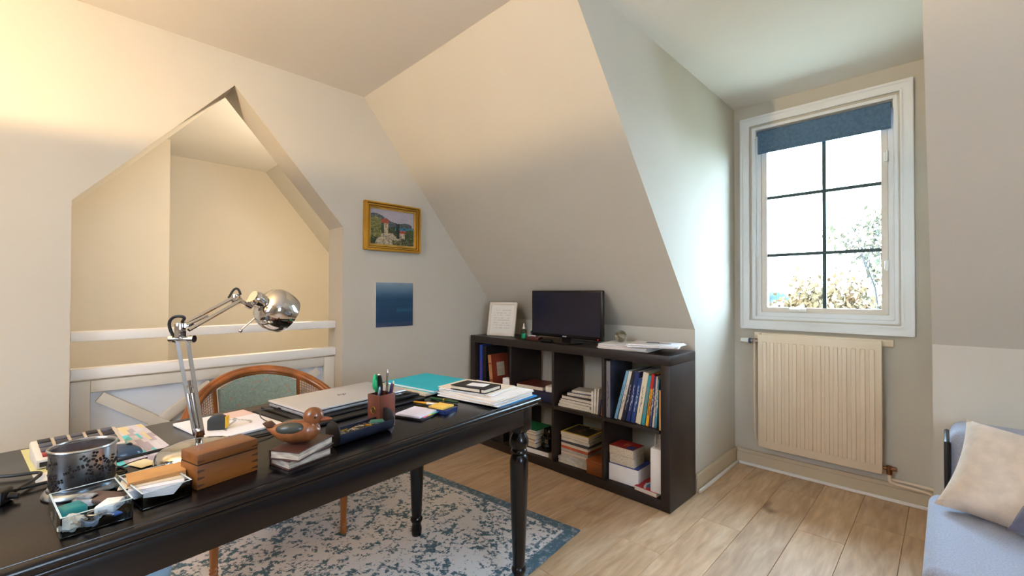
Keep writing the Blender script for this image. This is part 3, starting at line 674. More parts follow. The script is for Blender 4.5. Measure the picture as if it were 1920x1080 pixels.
part('spine_band', B().box(-.0125, .0125, -.0008, -.0001, .004, .318), spine_mat((122, 116, 118), (40, 40, 46), 'album'), o, 'grey spine with worn lettering')
book('slim tan envelope file standing at the bookcase right side', .011, .205, .17, mat('tan_card', (206, 160, 100), .6, nz=(12, .1)), (-1.0475, YB-.018, ZU+.0004), (0, 0, 0), name='envelope_file', cat='file')

# ------------------------------------------------------------------ upper compartments further left
g_ = 'flat books in the upper third compartment'; z = ZU
xs3 = -1.612
for i, (w_, h_, t_, c, rz_, lb, sf_) in enumerate([
    (.20, .24, .016, (210, 200, 186), .05, 'lowest white book in the flat pile beside small standing books', True),
    (.20, .235, .015, (216, 208, 196), -.04, 'white paperback second from the bottom of the flat pile', True),
    (.19, .235, .014, (178, 150, 160), .02, 'mauve edged book in the middle of the flat pile', True),
    (.20, .23, .022, (54, 44, 44), -.02, 'dark covered hardback with cream pages in the flat pile', False),
    (.15, .19, .018, (70, 76, 104), .12, 'slate-blue notebook near the top of the flat pile', True),
    (.11, .16, .014, (206, 196, 186), .22, 'small off-white notebook on top of the flat pile', True)]):
    flat(lb, w_, h_, t_, cover_mat(c), (xs3+.004*i, 2.26+.003*i, z+.0002), rz_, g_, soft=sf_, name='book' if i < 4 else 'notebook', cat='book' if i < 4 else 'notebook'); z += t_+.0002
for x, W_, H_, an, c, lb in ((-1.475, .013, .130, 0, (222, 214, 198), 'small cream booklet standing right of the flat pile'), (-1.459, .012, .148, 2, (226, 218, 202), 'taller cream booklet standing right of the flat pile'),
                             (-1.443, .010, .150, 4, (218, 208, 190), 'thin cream booklet leaning near the third divider'), (-1.427, .010, .095, 5, (64, 66, 100), 'short navy booklet leaning near the third divider'), (-1.413, .008, .105, 6, (158, 104, 66), 'thin brown booklet against the third divider')):
    book(lb, W_, H_, .12, cover_mat(c), (x, YB, ZU+W_/2*math.sin(R(an))+.0003), (0, R(an), 0), 'small standing booklets', 'booklet', soft=True, cat='booklet')
flat('dark red leather album lying in the second upper compartment', .20, .22, .026, mat('oxblood_leather', (104, 44, 36), .4, nz=(12, .2), bump=(150, .2)), (-1.99, 2.26, ZU+.0635), .1, name='leather_album', cat='album')
single('storage_box', 'flat navy box under the red leather album', 'box', B().box(-.165, .165, -.11, .11, 0, .062, .003), mat('navy_card', (34, 38, 66), .5, nz=(8, .1)), (-1.94, 2.275, ZU+.0003))
single('white_device', 'small white device on the navy box', 'device', B().box(-.045, .045, -.04, .04, 0, .038, .004).cyl(.003, (.03, -.0405, .022), (.03, -.0425, .022), seg=8), M_white, (-1.815, 2.225, ZU+.0626), .1)
book('blue book standing at the left end of the bookcase', .030, .318, .20, spine_mat((34, 66, 158), (190, 60, 70), 'blu'), (-2.462, YB, ZU), name='book')
book('black binder standing beside the blue book', .034, .312, .22, cover_mat((22, 20, 26)), (-2.422, YB, ZU), name='binder', cat='binder')
o = book('red-brown leather book leaning on the black binder', .034, .25, .165, mat('red_leather', (150, 64, 46), .42, nz=(14, .2), bump=(150, .2)), (-2.352, YB+.012, ZU+.0026), (0, R(-7), 0), name='leather_book')
part('spine_strip', B().box(-.0168, .0168, -.0012, -.0001, .002, .248, .0004), mat('tan_leather', (190, 132, 84), .45, nz=(14, .2)), o, 'tan leather spine')
part('cover_plate', B().box(.0171, .0176, .05, .125, .09, .19), M_cream, o, 'pale picture plate')
for zz in (.06, .18): part('raised_band', B().box(-.0172, .0172, -.003, -.0013, zz, zz+.012, .001), MATS['red_leather'], o)
single('small_box', 'little white box in front of the red-brown leather book', 'box', B().box(-.04, .04, -.025, .025, 0, .105, .002).cyl(.004, (0, -.0251, .05), (0, -.0256, .05), seg=12), M_paper, (-2.185, 2.175, ZU+.0003), -.05)

# ------------------------------------------------------------------ lower compartments
z = ZL+.0003; cols = [((206, 200, 194), 'bottom white magazine'), ((214, 210, 204), 'second white magazine'), ((196, 190, 186), 'pale grey magazine'), ((206, 120, 84), 'orange spined magazine'), ((190, 184, 176), 'greyish magazine'), ((204, 96, 62), 'red-orange magazine'), ((216, 206, 190), 'cream magazine'), ((70, 70, 84), 'dark grey magazine'), ((220, 212, 196), 'ivory magazine'), ((64, 84, 140), 'blue edged magazine')]
for i, (c, nm) in enumerate(cols):
    big = 1.06 if i < 2 else 1
    flat(nm+' in the tall magazine pile of the lower shelf', .20*big, .203*big, .0165, cover_mat(c), (-1.629+.006*(hsh(i, 1)-.5), 2.285+.006*(hsh(i, 2)-.5)-(.01 if i < 2 else 0), z), .10*(hsh(i, 5)-.5)*.8+.02, 'magazines in the tall pile', 'magazine', soft=True, cat='magazine', pages=cover_mat(c) if i % 3 else M_pages); z += .0168
def dark_cover(u, v):
    e = min(u, 1-u, v, 1-v)
    if e < .05: return (220, 186, 60)
    n = fbm(u*6, v*6); c = mixc((24, 26, 24), (86, 76, 60), n*1.6-.4)
    if (u-.45)**2*2+(v-.45)**2 < .05: c = mixc((150, 120, 84), (40, 32, 28), fbm(u*14, v*14)*1.5-.2)
    if v > .80 and .5 < u < .92 and hsh(int(u*40), 2) > .35: c = (190, 180, 150)
    return c
flat('yellow bordered magazine with a dark cover topping the pile', .20, .203, .02, mat('yellow_card', (222, 190, 80), .5, nz=(12, .1)), (-1.628, 2.283, z), .04, 'magazines in the tall pile', 'magazine', soft=True, cat='magazine', face=dark_cover)
M_box = mat('orange_wood', (150, 82, 38), .5, nz=(10, .3), bump=(90, .1), stretch=(.3, 1, 1))
wb = thing('wooden_box', 'small orange-brown wooden box beside the magazine pile', 'box', (-1.4515, 2.20, ZL+.0003))
part('body', B().box(-.052, .052, -.06, .06, 0, .062, .002), M_box, wb); part('lid', B().box(-.054, .054, -.062, .062, .0623, .082, .003), M_box, wb)
# stack of thick books and paper bag
flat('thick white-paged book with blue cover at the base of the stack', .18, .16, .095, mat('deep_blue_cover', (54, 76, 150), .4, nz=(8, .2)), (-1.279, 2.245, ZL+.0003), 1.60, name='thick_book', pages=M_paper, soft=True)
flat('white paperback in the middle of the thick stack', .15, .12, .05, mat('white_cover', (222, 216, 208), .4, nz=(8, .05)), (-1.294, 2.235, ZL+.0957), 1.60, name='paperback', soft=True)
def red_cover(u, v): 
    c = mixc((140, 30, 34), (176, 44, 40), fbm(u*6, v*6)); 
    if v < .3 and u < .5: c = (48, 60, 120)
    if .35 < v < .6 and .3 < u < .8 and hsh(int(u*26), int(v*12)) > .45: c = (214, 130, 110)
    return c
flat('red covered paperback on top of the thick stack', .15, .125, .046, mat('red_brown_cover', (150, 60, 50), .4, nz=(8, .1)), (-1.296, 2.236, ZL+.1460), 1.57, name='paperback', soft=True, face=red_cover)
def hol_cover(u, v):
    c = (178, 40, 52) if v > .72 or u < .12 else mixc((70, 140, 190), (40, 96, 150), fbm(u*5, v*5))
    if u > .45 and v < .5: c = mixc((190, 84, 50), (120, 60, 46), fbm(u*9, v*9))
    if abs(v-.55-.2*math.sin(5*u)) < .05: c = (200, 220, 228)
    return c
flat('red and blue guidebook lying beside the white paper bag', .13, .20, .022, mat('guide_cover', (190, 60, 62), .4, nz=(8, .1)), (-1.125, 2.24, ZL+.0003), 1.5, name='guidebook', soft=True, face=hol_cover)
pb_ = thing('paper_bag', 'small white paper gift bag with string handles in the corner', 'paper bag', (-1.0735, 2.185, ZL+.0228))
part('bag', B().box(-.029, .029, -.045, .045, 0, .225, .002), mat('bag_paper', (222, 214, 208), .7, nz=(8, .06), bump=(12, .3)), pb_)
for y in (-.02, .02): part('handle', B().tube([(-.016, y, .222), (-.015, y, .28), (-.008, y, .315), (.004, y, .315), (.012, y, .28), (.013, y, .222)], .0017, 6, smooth=1), M_cream, pb_)
# second lower compartment
z = ZL+.0003
flat('large black hardback with white pages at the bottom of the shelf', .25, .28, .035, cover_mat((24, 22, 26)), (-1.955, 2.27, z), .08, name='large_book', pages=M_paper)
z += .0355
for t_, c, lb, rz_ in ((.03, (60, 54, 56), 'dark grey folder above the large black hardback', .05), (.022, (170, 52, 44), 'red spined book under the green folder', -.03), (.03, (46, 44, 50), 'charcoal box file between red books', .02), (.02, (186, 60, 48), 'bright red book just below the green folder', .0)):
    flat(lb, .16, .18, t_-.0005, cover_mat(c), (-2.01, 2.235, z), rz_, 'books below the green folder', soft=True); z += t_
flat('green folder on top of the small stack', .17, .19, .012, mat('green_card', (24, 112, 76), .6, nz=(8, .1)), (-2.008, 2.235, z), .06, name='folder', cat='folder', soft=True)
def lumpy(rx, ry, rz_, amp, seed):
    b = B().ball(1, seg=36)
    for v in b.bm.verts:
        p = v.co.copy(); d = 1+amp*(fbm(p.x*3+seed, p.y*3+p.z*2)-.5)*2+amp*.6*(vn(p.z*7+seed, p.x*7)-.5)
        v.co = (p.x*rx*d, p.y*ry*d, max(p.z*rz_*d, -rz_*.55))
    return b
lb_ = lumpy(.068, .085, .085, .35, 3)
single('black_bag', 'crumpled shiny black bag on the large black hardback', 'bag', lb_, mat('black_plastic_film', (12, 12, 15), .16, bump=(40, .6)), (-1.845, 2.24, ZL+.0838))
single('small_carton', 'little grey carton next to the second divider', 'box', B().box(-.02, .02, -.02, .04, 0, .035, .002), mat('grey_card', (112, 104, 98), .7, nz=(8, .1)), (-1.787, 2.175, ZL+.0003))
for x, c, lb in ((-2.40, (30, 27, 30), 'dark file box at the left of the lowest shelf'), (-2.27, (36, 32, 34), 'dark file box second from the left on the lowest shelf')):
    book(lb, .095, .20, .22, cover_mat(c), (x, YB, ZL+.0003), name='file_box', cat='file box', group='dark file boxes')

# ------------------------------------------------------------------ on top of the bookcase
ZT = .7905
tv = thing('television', 'small black flat screen television standing on the bookcase', 'television', (-1.737, 2.245, ZT), R(0))
M_tvb = mat('gloss_black_plastic', (16, 16, 22), .2, nz=(6, .1))
bz = part('bezel', B().box(-.283, .283, -.016, .012, .03, .335, .006, 3), M_tvb, tv)
part('screen', B().box(-.268, .268, -.0172, -.0162, .052, .322), mat('tv_screen', (30, 29, 44), .18, nz=(2, .05)), bz)
part('brand_plate', B().box(-.016, .016, -.0172, -.0161, .037, .044), mat('grey_print', (170, 170, 176), .4), bz, 'small grey badge')
part('power_light', B().box(.250, .255, -.0172, -.0161, .036, .039), mat('red_led', (220, 30, 24), .4, emit=((255, 40, 30), 1.5)), bz)
part('rear_housing', B().box(-.2, .2, .0125, .04, .07, .28, .008), M_tvb, tv)
part('neck', B().box(-.03, .03, -.004, .01, .0085, .0295), M_tvb, tv)
part('stand', B().lathe([(.0, 0), (.098, 0), (.1, .003), (.096, .0075), (.03, .0084), (.0, .0084)], 36, M=Matrix.Diagonal((1.3, .85, 1, 1)), cap=False), M_tvb, tv)
single('remote_box', 'flat reddish wooden case under the television edge', 'case', B().box(-.05, .05, -.028, .028, 0, .02, .003), mat('rosewood', (96, 50, 42), .35, nz=(9, .2)), (-1.99, 2.225, ZT), .1)
single('set_top_box', 'small black box in front of the television stand', 'box', B().box(-.045, .045, -.012, .012, 0, .02, .003), M_tvb, (-1.83, 2.165, ZT), .0)
cf_ = thing('framed_certificate', 'white framed document leaning at the left end of the bookcase', 'picture frame', (-2.335, 2.235, ZT+.001), R(14), rot=(R(-10), 0, R(14)))
part('frame', B().box(-.118, -.100, -.008, .008, 0, .25, .003).box(.100, .118, -.008, .008, 0, .25, .003).box(-.0999, .0999, -.008, .008, 0, .018, .003).box(-.0999, .0999, -.008, .008, .232, .25, .003), mat('ivory_frame', (222, 212, 198), .5, nz=(6, .04)), cf_)
def doc(u, v):
    c = (224, 218, 208)
    if .15 < u < .85 and .15 < v < .82 and int(v*34) % 3 == 0 and hsh(int(u*18), int(v*34)) > .35: c = (198, 190, 180)
    return c
part('document', ink('document', .198, .212, 36, 40, doc), None, cf_, loc=(0, -.002, .125), rot=(R(90), 0, 0))
part('backing', B().box(-.0995, .0995, .0, .006, .0185, .2315), M_cream, cf_)
gb = thing('sanitiser_bottle', 'clear bottle of green liquid with white nozzle on the bookcase', 'bottle', (-2.10, 2.235, ZT))
part('bottle', B().lathe([(.018, 0), (.019, .004), (.019, .05), (.016, .06), (.009, .066)], 24), thin_glass('bottle_plastic', (226, 244, 240), .1), gb)
part('liquid', B().lathe([(.0165, .002), (.0172, .004), (.0172, .036)], 24), mat('green_liquid', (60, 190, 140), .2, nz=(6, .05)), gb)
part('nozzle', B().lathe([(.010, .0665), (.010, .078), (.005, .084), (.003, .105)], 16), M_white, gb)
single('card_deck', 'small white block of cards behind the green bottle', 'cards', B().box(-.035, .035, -.025, .025, 0, .022, .001), M_paper, (-2.075, 2.31, ZT), .2)
single('black_figure', 'small black ornament on the white card block', 'ornament', B().ball(.022, (0, 0, .017), (1.2, .8, .8)).ball(.013, (.018, 0, .036)).box(-.02, .02, -.012, .012, 0, .006, .002), M_blackl, (-2.075, 2.31, ZT+.0223))
sp_ = sheets('paper_pile', 'loose pile of documents on the right end of the bookcase', 'papers', .30, .22, 7, (-1.30, 2.285, ZT), .06, fan=.05, t=.004, cols=[M_paper, M_cream, M_paper, mat('pinkish_sheet', (224, 206, 200), .8, nz=(9, .04))])
def flyer(u, v):
    c = (232, 230, 232)
    if .25 < u < .6 and .3 < v < .8: c = mixc((60, 70, 84), (150, 160, 170), fbm(u*9, v*9))
    if .6 < u < .9 and .2 < v < .5: c = mixc((70, 62, 62), (150, 120, 110), fbm(u*12, v*12))
    return c
sheets('paper_pile', 'fanned brochures at the right front corner of the bookcase', 'papers', .26, .20, 5, (-1.135, 2.27, ZT+.0285), .22, fan=.06, t=.003)
fy = single('flyer', 'printed flyer lying on the fanned brochures', 'flyer', ink('flyer', .20, .145, 24, 18, flyer), None, (-1.14, 2.275, ZT+.0452), .3)
single('glass_paperweight', 'round glass paperweight resting on the document pile', 'paperweight', B().ball(.035, (0, 0, .035), seg=32), mat('paperweight_glass', (214, 206, 184), .04, trans=.75, ior=1.45, nz=(40, .5), col2=(120, 110, 80)), (-1.372, 2.30, ZT+.0286))

# ------------------------------------------------------------------ things on the desk
ZD = DT+.0004
M_acr = thin_glass('clear_acrylic', (232, 238, 242), .28)
def tray(label, cx, cy, sx, sy, h, rz):
    o = thing('acrylic_tray', label, 'tray', (cx, cy, ZD), rz, 'clear acrylic trays'); t = .0025
    part('bottom', B().box(-sx/2, sx/2, -sy/2, sy/2, 0, t), M_acr, o, smooth=False)
    for a in ((-sx/2, -sx/2+t, -sy/2, sy/2), (sx/2-t, sx/2, -sy/2, sy/2), (-sx/2+t, sx/2-t, -sy/2, -sy/2+t), (-sx/2+t, sx/2-t, sy/2-t, sy/2)):
        w_ = part('wall', B().box(*a, t+.0001, h), M_acr, o, smooth=False)
        part('polished_edge', B().box(*a, h+.0001, h+.0008), mat('acrylic_edge', (206, 222, 228), .2, nz=(30, .1)), w_, smooth=False)
    return o
tray('clear acrylic tray full of keys and adaptors on the near desk edge', -1.055, .028, .135, .088, .034, A7)
tray('clear acrylic tray holding business cards beside the wooden box', -1.085, .118, .135, .076, .030, A7+.06)
def sm(name, label, cat, b, m, x, y, z, rz=0, group=None, rot=None): return single(name, label, cat, b, m, (x, y, ZD+z), rz, group, rot)
gk = 'small things in the acrylic tray'
sm('earphone_case', 'teal plastic case in the clear tray', 'case', B().box(-.017, .017, -.016, .016, 0, .018, .005, 3), mat('teal_plastic', (30, 122, 122), .4, nz=(8, .1)), -1.045, .005, .0125, .3, gk)
sm('usb_stick', 'black and white memory stick in the clear tray', 'memory stick', B().box(-.018, .018, -.011, .011, 0, .012, .003).box(-.012, .012, -.008, .008, .0121, .017, .002), mat('black_white_plastic', (40, 40, 44), .35, nz=(35, .1), col2=(190, 190, 190)), -1.085, .024, .012, .9, gk)
sm('leather_wallet', 'flat brown card wallet at the back of the clear tray', 'wallet', B().box(-.035, .035, -.018, .018, 0, .008, .003), mat('brown_leather', (96, 76, 66), .5, nz=(14, .1)), -1.075, .046, .016, .7, gk)
sm('folded_paper', 'crumpled cream paper at the tray front corner', 'paper', lumpy(.02, .015, .012, .5, 8), mat('note_paper', (214, 206, 190), .8, nz=(18, .1)), -1.016, .006, .0108)
kt = thing('key_bunch', 'bunch of silver keys lying in the clear tray', 'keys', (-1.02, .035, ZD+.0105), .4)
part('key_ring', B().tube([(.012*math.cos(a), .012*math.sin(a), .006) for a in [2*PI*i/20 for i in range(20)]], .0015, 6, closed=True), M_chrome, kt)
for i, a in enumerate((-.5, .3, 1.2)): part('key', B().box(.008, .03, -.002, .002, 0, .002, M=RZ(a) @ T(0, 0, .003*i)).lathe([(.007, 0), (.007, .002)], 14, M=RZ(a) @ T(.008, 0, .003*i)), M_steel, kt)
sm('plug_adaptor', 'white plug adaptor with blue label in the tray', 'adaptor', B().box(-.019, .019, -.014, .014, 0, .014, .003), M_white, -1.035, .052, .0105, -.5, gk)
sm('blue_tag', 'small blue key tag beside the white adaptor', 'tag', B().box(-.008, .008, -.006, .006, 0, .003, .001), mat('tag_blue', (40, 96, 176), .4, nz=(8, .1)), -1.006, .058, .010, .4, gk)
sm('coiled_lead', 'small coil of grey lead by the tray wall', 'lead', B().tube([(.011*math.cos(a)*(1+.03*i), .009*math.sin(a), .004+.0012*i/4) for i, a in enumerate([2*PI*k/12 for k in range(40)])], .0016, 6), mat('grey_rubber', (88, 104, 122), .5, nz=(30, .1)), -.998, .026, .0035, .2, gk)
# business cards
for i in range(9):
    sm('business_card', 'white business card in the fanned pile of the second tray', 'card', B().box(-.041, .041, -.026, .026, 0, .0008), mat('card_white', (232, 230, 236), .6, nz=(8, .03)), -1.065-.003*i*.4, .112+.0012*i, .012+.0016*i, 1.15+.03*i, 'fanned business cards')
for i in range(6):
    sm('tan_card', 'tan card in the stack behind the white business cards', 'card', B().box(-.043, .043, -.030, .030, 0, .0009), mat('tan_card_stock', (206, 152, 92), .6, nz=(14, .12)), -1.107, .122, .0275+.0012*i, 1.5+.02*i, 'stacked tan cards')
sm('paper_slip', 'cream slip of paper under the tan cards', 'paper', B().box(-.05, .05, -.032, .032, .0, .001), M_cream, -1.097, .118, .0262, 1.4)
# tin lantern cup with snowflake cut-outs
tc_ = thing('tin_lantern', 'grey tin cup with snowflake cut-outs on the desk corner', 'tin cup', (-1.207, .021, ZD))
def flake(b, a, z, r, k=6):
    def at_(p, q, off=.0494): return (off*math.cos(a+p/off), off*math.sin(a+p/off), z+q)
    for i in range(k):
        t = 2*PI*i/k+.26
        for rr in (.35, .65, .95):
            for s_ in (-1, 1):
                p, q = r*rr*math.cos(t)-s_*r*.13*math.sin(t)*rr, r*rr*math.sin(t)+s_*r*.13*math.cos(t)*rr
                b.ball(r*.12, at_(p, q, .0483), (1, 1, 1), 8)
part('body', B().lathe([(.046, .012), (.0485, .02), (.0485, .084), (.0455, .084), (.0455, .02), (.0, .016)], 48, cap=False), M_steel, tc_)
part('rim', B().tube([(.0490*math.cos(2*PI*i/48), .0490*math.sin(2*PI*i/48), .087) for i in range(48)], .0028, 8, closed=True), M_steel, tc_)
part('foot', B().lathe([(.0, 0), (.056, 0), (.058, .003), (.056, .008), (.051, .011), (.050, .0145), (.0, .0145)], 48, cap=False), M_steel, tc_)
fk = B(); ca_ = math.atan2(-.021, 1.207)
for a, z, r, k in ((ca_+.25, .062, .020, 6), (ca_-.35, .052, .011, 4), (ca_+.30, .034, .011, 4), (ca_-.95, .032, .017, 6), (ca_+.95, .048, .018, 6), (ca_-1.05, .066, .012, 4), (ca_+1.9, .05, .018, 6), (ca_+2.8, .05, .018, 6), (ca_-2.0, .05, .018, 6)): flake(fk, a, z, r, k)
part('snowflake_cutouts', fk, mat('dark_cutout', (34, 24, 22), .9, nz=(20, .2)), tc_, 'dark snowflake cut-outs')
part('candle', B().lathe([(.043, .0146), (.043, .060), (.004, .058)], 32), mat('brown_wax', (110, 74, 62), .6, nz=(8, .2)), tc_)
# calculator
ck = thing('desk_calculator', 'beige desk calculator with dark keys behind the tin cup', 'calculator', (-1.465, .018, ZD), R(8))
part('body', B().prism([(-.055, 0), (.05, 0), (.052, .022), (-.05, .042), (-.058, .036)], -.075, .075, 'y', bev=.004), mat('beige_plastic', (214, 200, 182), .45, nz=(5, .05)), ck)
kz = lambda x: .0222+.020*(.052-x)/.102
for i in range(4):
    for j in range(5):
        x, y = .036-.023*i, -.054+.027*j
        part('key', B().box(-.0085, .0085, -.0105, .0105, 0, .005, .0015), mat('key_red', (150, 44, 44), .5, nz=(5, .1)) if (i == 0 and j == 0) else (mat('key_grey', (84, 84, 92), .5, nz=(5, .1)) if (i+j) % 3 else mat('key_black', (44, 44, 50), .5, nz=(5, .1))), ck, loc=(x, y, kz(x)+.0004), rot=(0, R(11), 0))
part('power_socket', B().box(.0515, .0535, -.070, -.05, .006, .016), M_tvb, ck)
def leaflet(u, v):
    c = mixc((188, 186, 206), (220, 220, 226), fbm(u*4, v*4)); 
    if u < .25: c = (196, 190, 130)
    if v < .2: c = (232, 232, 236)
    if .3 < u < .9 and .35 < v < .85: c = mixc((104, 100, 140), (168, 160, 180), fbm(u*7, v*7))
    return c
lf = thing('leaflet', 'purple and white leaflet under the desk calculator', 'leaflet', (-1.475, .03, DT+.0001), R(97)); part('sheet', ink('sheet', .19, .30, 22, 30, leaflet), None, lf, loc=(0, 0, .0002))
def mag(u, v):
    c = mixc((214, 210, 214), (188, 180, 190), fbm(u*6, v*6))
    if hsh(int(u*9), int(v*12)) > .62: c = mixc(c, (150, 136, 150), .7)
    if hsh(int(u*7)+9, int(v*9)) > .86: c = (90, 196, 206)
    if hsh(int(u*8)+3, int(v*10)+5) > .85: c = (214, 196, 150)
    return c
mg = thing('brochure', 'brightly printed brochure beside the stair side of the desk', 'brochure', (-1.49, .115, DT+.0006), R(6)); part('sheet', ink('sheet', .38, .11, 40, 16, mag), None, mg, loc=(0, 0, .0006)); part('inner_pages', B().box(-.19, .19, -.055, .055, 0, .0005), M_paper, mg)
sm('sticky_tab', 'pale yellow paper tab sticking out of the brochure', 'note', B().box(-.03, .03, -.018, .018, 0, .0006), mat('pale_yellow_paper', (226, 216, 176), .7, nz=(8, .04)), -1.292, .118, .0016, .4)
ms = thing('computer_mouse', 'dark blue-grey computer mouse behind the tin cup', 'computer mouse', (-1.40, .082, ZD), R(70))
msb = B().ball(1, seg=24)
for v in msb.bm.verts: v.co = (v.co.x*.048, v.co.y*.029*(1-.1*v.co.x), max(0, v.co.z)*.026)
part('shell', msb, mat('mouse_plastic', (58, 74, 92), .25, nz=(5, .1)), ms); part('wheel', B().cyl(.006, (.022, -.003, .021), (.022, .003, .021), seg=14), M_cable, ms)
# desk lamp
lp = thing('desk_lamp', 'chrome architect desk lamp with round shade and jointed arms', 'desk lamp', (-1.239, .214, ZD))
O = Vector((-1.239, .214, DT)); Rv = Vector((math.cos(yaw), -math.sin(yaw), 0)); Fv = Vector((math.sin(yaw), math.cos(yaw), 0))
part('base', B().lathe([(0, 0), (.082, 0), (.084, .004), (.084, .010), (.080, .022), (.070, .031), (.045, .037), (.0, .039)], 48, cap=False), M_chrome, lp)
part('base_ring', B().lathe([(.0845, .0002), (.0858, .002), (.0845, .005)], 48, cap=False), M_cable, lp)
EL = Vector((-1.268, .181, 1.021))-O; HJ = Vector((-1.336, .309, 1.092))-O; BT = Vector((0, 0, .055))
part('stem', B().cyl(.007, (0, 0, .038), (0, 0, .075)).box(-.012, .012, -.008, .008, .05, .072, .002), M_chrome, lp)
dl = (EL-BT).normalized(); off = Rv*.0115
for s_ in (-1, 1):
    part('lower_arm_bar', B().tube([BT+off*s_*.8, EL-dl*.02+off*s_*1.1], .0052, 4, rx=.0052), M_chrome, lp)
part('spring_tube', B().cyl(.007, BT+dl*.012, BT+dl*.10, seg=14).cyl(.003, BT+dl*.10, BT+dl*.13, seg=8), M_chrome, lp)
part('arm_clip', B().tube([BT+dl*.115-off*1.2, BT+dl*.115+off*1.2], .0025, 6), M_chrome, lp)
el = part('elbow_joint', B().tube([EL-dl*.022-off*2.2, EL-dl*.022+off*2.3], .0055, 10).box(-.012, .012, -.006, .006, -.02, .016, .002, M=T(*EL)@RZ(yaw)), M_chrome, lp)
part('joint_knob', B().tube([EL-dl*.022+off*1.6, EL-dl*.022+off*2.5], .0085, 12), M_chrome, el); part('joint_knob', B().tube([EL-dl*.022-off*1.6, EL-dl*.022-off*2.4], .0085, 12), M_chrome, el)
du = (HJ-EL).normalized(); pn = du.cross(Fv).normalized(); pn = pn if pn.z > 0 else -pn
part('upper_arm_bar', B().tube([EL+pn*.010, HJ+pn*.006], .0048, 4), M_chrome, lp); part('upper_arm_bar', B().tube([EL-pn*.012+du*.01, HJ-pn*.012], .0048, 4), M_chrome, lp)
part('arm_link', B().tube([EL+du*.022-pn*.001-Fv*.01, EL+du*.075-pn*.006-Fv*.01], .0038, 8).tube([EL+du*.022-Fv*.014-pn*.001, EL+du*.022+Fv*.01-pn*.001], .005, 10), M_chrome, lp)
hj = part('head_joint', B().box(-.010, .010, -.007, .007, -.014, .012, .003, M=T(*HJ)@RZ(yaw)).tube([HJ-pn*.004-Fv*.014, HJ-pn*.004+Fv*.014], .0045, 10), M_chrome, lp)
SK = Vector((-1.341, .352, 1.066))-O; SHc = Vector((-1.339, .405, 1.061))-O
ax = Vector((-.25, .82, -.48)).normalized()
part('swivel', B().tube([HJ+Vector((0, .006, -.004)), SK-ax*.018], .0055, 10).cyl(.009, SK-ax*.026, SK-ax*.008, seg=14), M_chrome, hj)
qd = Vector((0, 0, 1)).rotation_difference(ax).to_matrix().to_4x4()
MS = T(*(SHc-ax*.052)) @ qd
part('socket', B().lathe([(.0, -.022), (.017, -.022), (.019, -.012), (.021, -.010), (.021, .0), (.019, .002), (.019, .012), (.022, .016)], 28, M=MS, cap=False), M_chrome, lp)
shp = [(.020, .010), (.034, .013), (.047, .022), (.0555, .036), (.0585, .052), (.0575, .072), (.054, .088)]
part('shade', B().lathe(shp+[(r-.0015, z) for r, z in shp[::-1]], 48, M=MS, cap=False), M_chrome, lp)
part('lamp_bulb', B().ball(.022, (0, 0, .05), M=MS), M_paper, lp)
part('handle_rod', B().tube([Vector((-1.34, .362, 1.045))-O, Vector((-1.362, .326, 1.004))-O], .0022, 8).ball(.0055, Vector((-1.362, .326, 1.004))-O, seg=10), M_chrome, lp)
part('elbow_cord', B().tube([EL-Rv*.014-dl*.03, EL-Rv*.03+Vector((0, 0, .012)), EL-Rv*.016+Vector((0, 0, .032)), EL+Rv*.012+Vector((0, 0, .03)), EL+du*.02+pn*.016], .0035, 8, smooth=2), M_cable, lp, 'black cord loop')
part('head_cord', B().tube([HJ-du*.012+pn*.012, HJ-Rv*.006+Vector((0, 0, .026)), HJ+Rv*.006+Vector((0, 0, .026)), HJ+Rv*.012+Vector((0, 0, .010))], .003, 8, smooth=2), M_cable, lp, 'black cord loop')
# wooden dovetailed box
M_pine = mat('varnished_pine', (150, 88, 38), .38, nz=(9, .45), bump=(60, .08), stretch=(1, .18, 1.6), coat=.2)
wbx = thing('pine_box', 'varnished wooden box with dark dovetails on the near desk edge', 'wooden box', (-1.090, .2265, ZD), R(14.5))
part('body', B().box(-.034, .034, -.059, .059, 0, .047, .0012), M_pine, wbx); part('lid', B().box(-.034, .034, -.059, .059, .0482, .069, .003), M_pine, wbx)
part('hinge_gap', B().box(-.0335, .0335, -.0585, .0585, .0471, .0481), mat('dark_gap', (40, 24, 14), .9), wbx)
dvm = mat('dark_end_grain', (84, 46, 22), .6, nz=(30, .3))
for y0_, sg in ((-.0588, 1), (.0588, -1)):
    for zz in (.008, .022, .036, .055): part('dovetail', B().prism([(y0_, zz-.003), (y0_, zz+.003), (y0_+sg*.013, zz+.001), (y0_+sg*.013, zz-.001)], .0341, .0343, 'x'), dvm, wbx, smooth=False)
part('brass_pin', B().box(.0341, .0347, -.02, .03, .0468, .0484), mat('dark_metal_strip', (70, 62, 54), .4, .8, nz=(30, .2)), wbx)
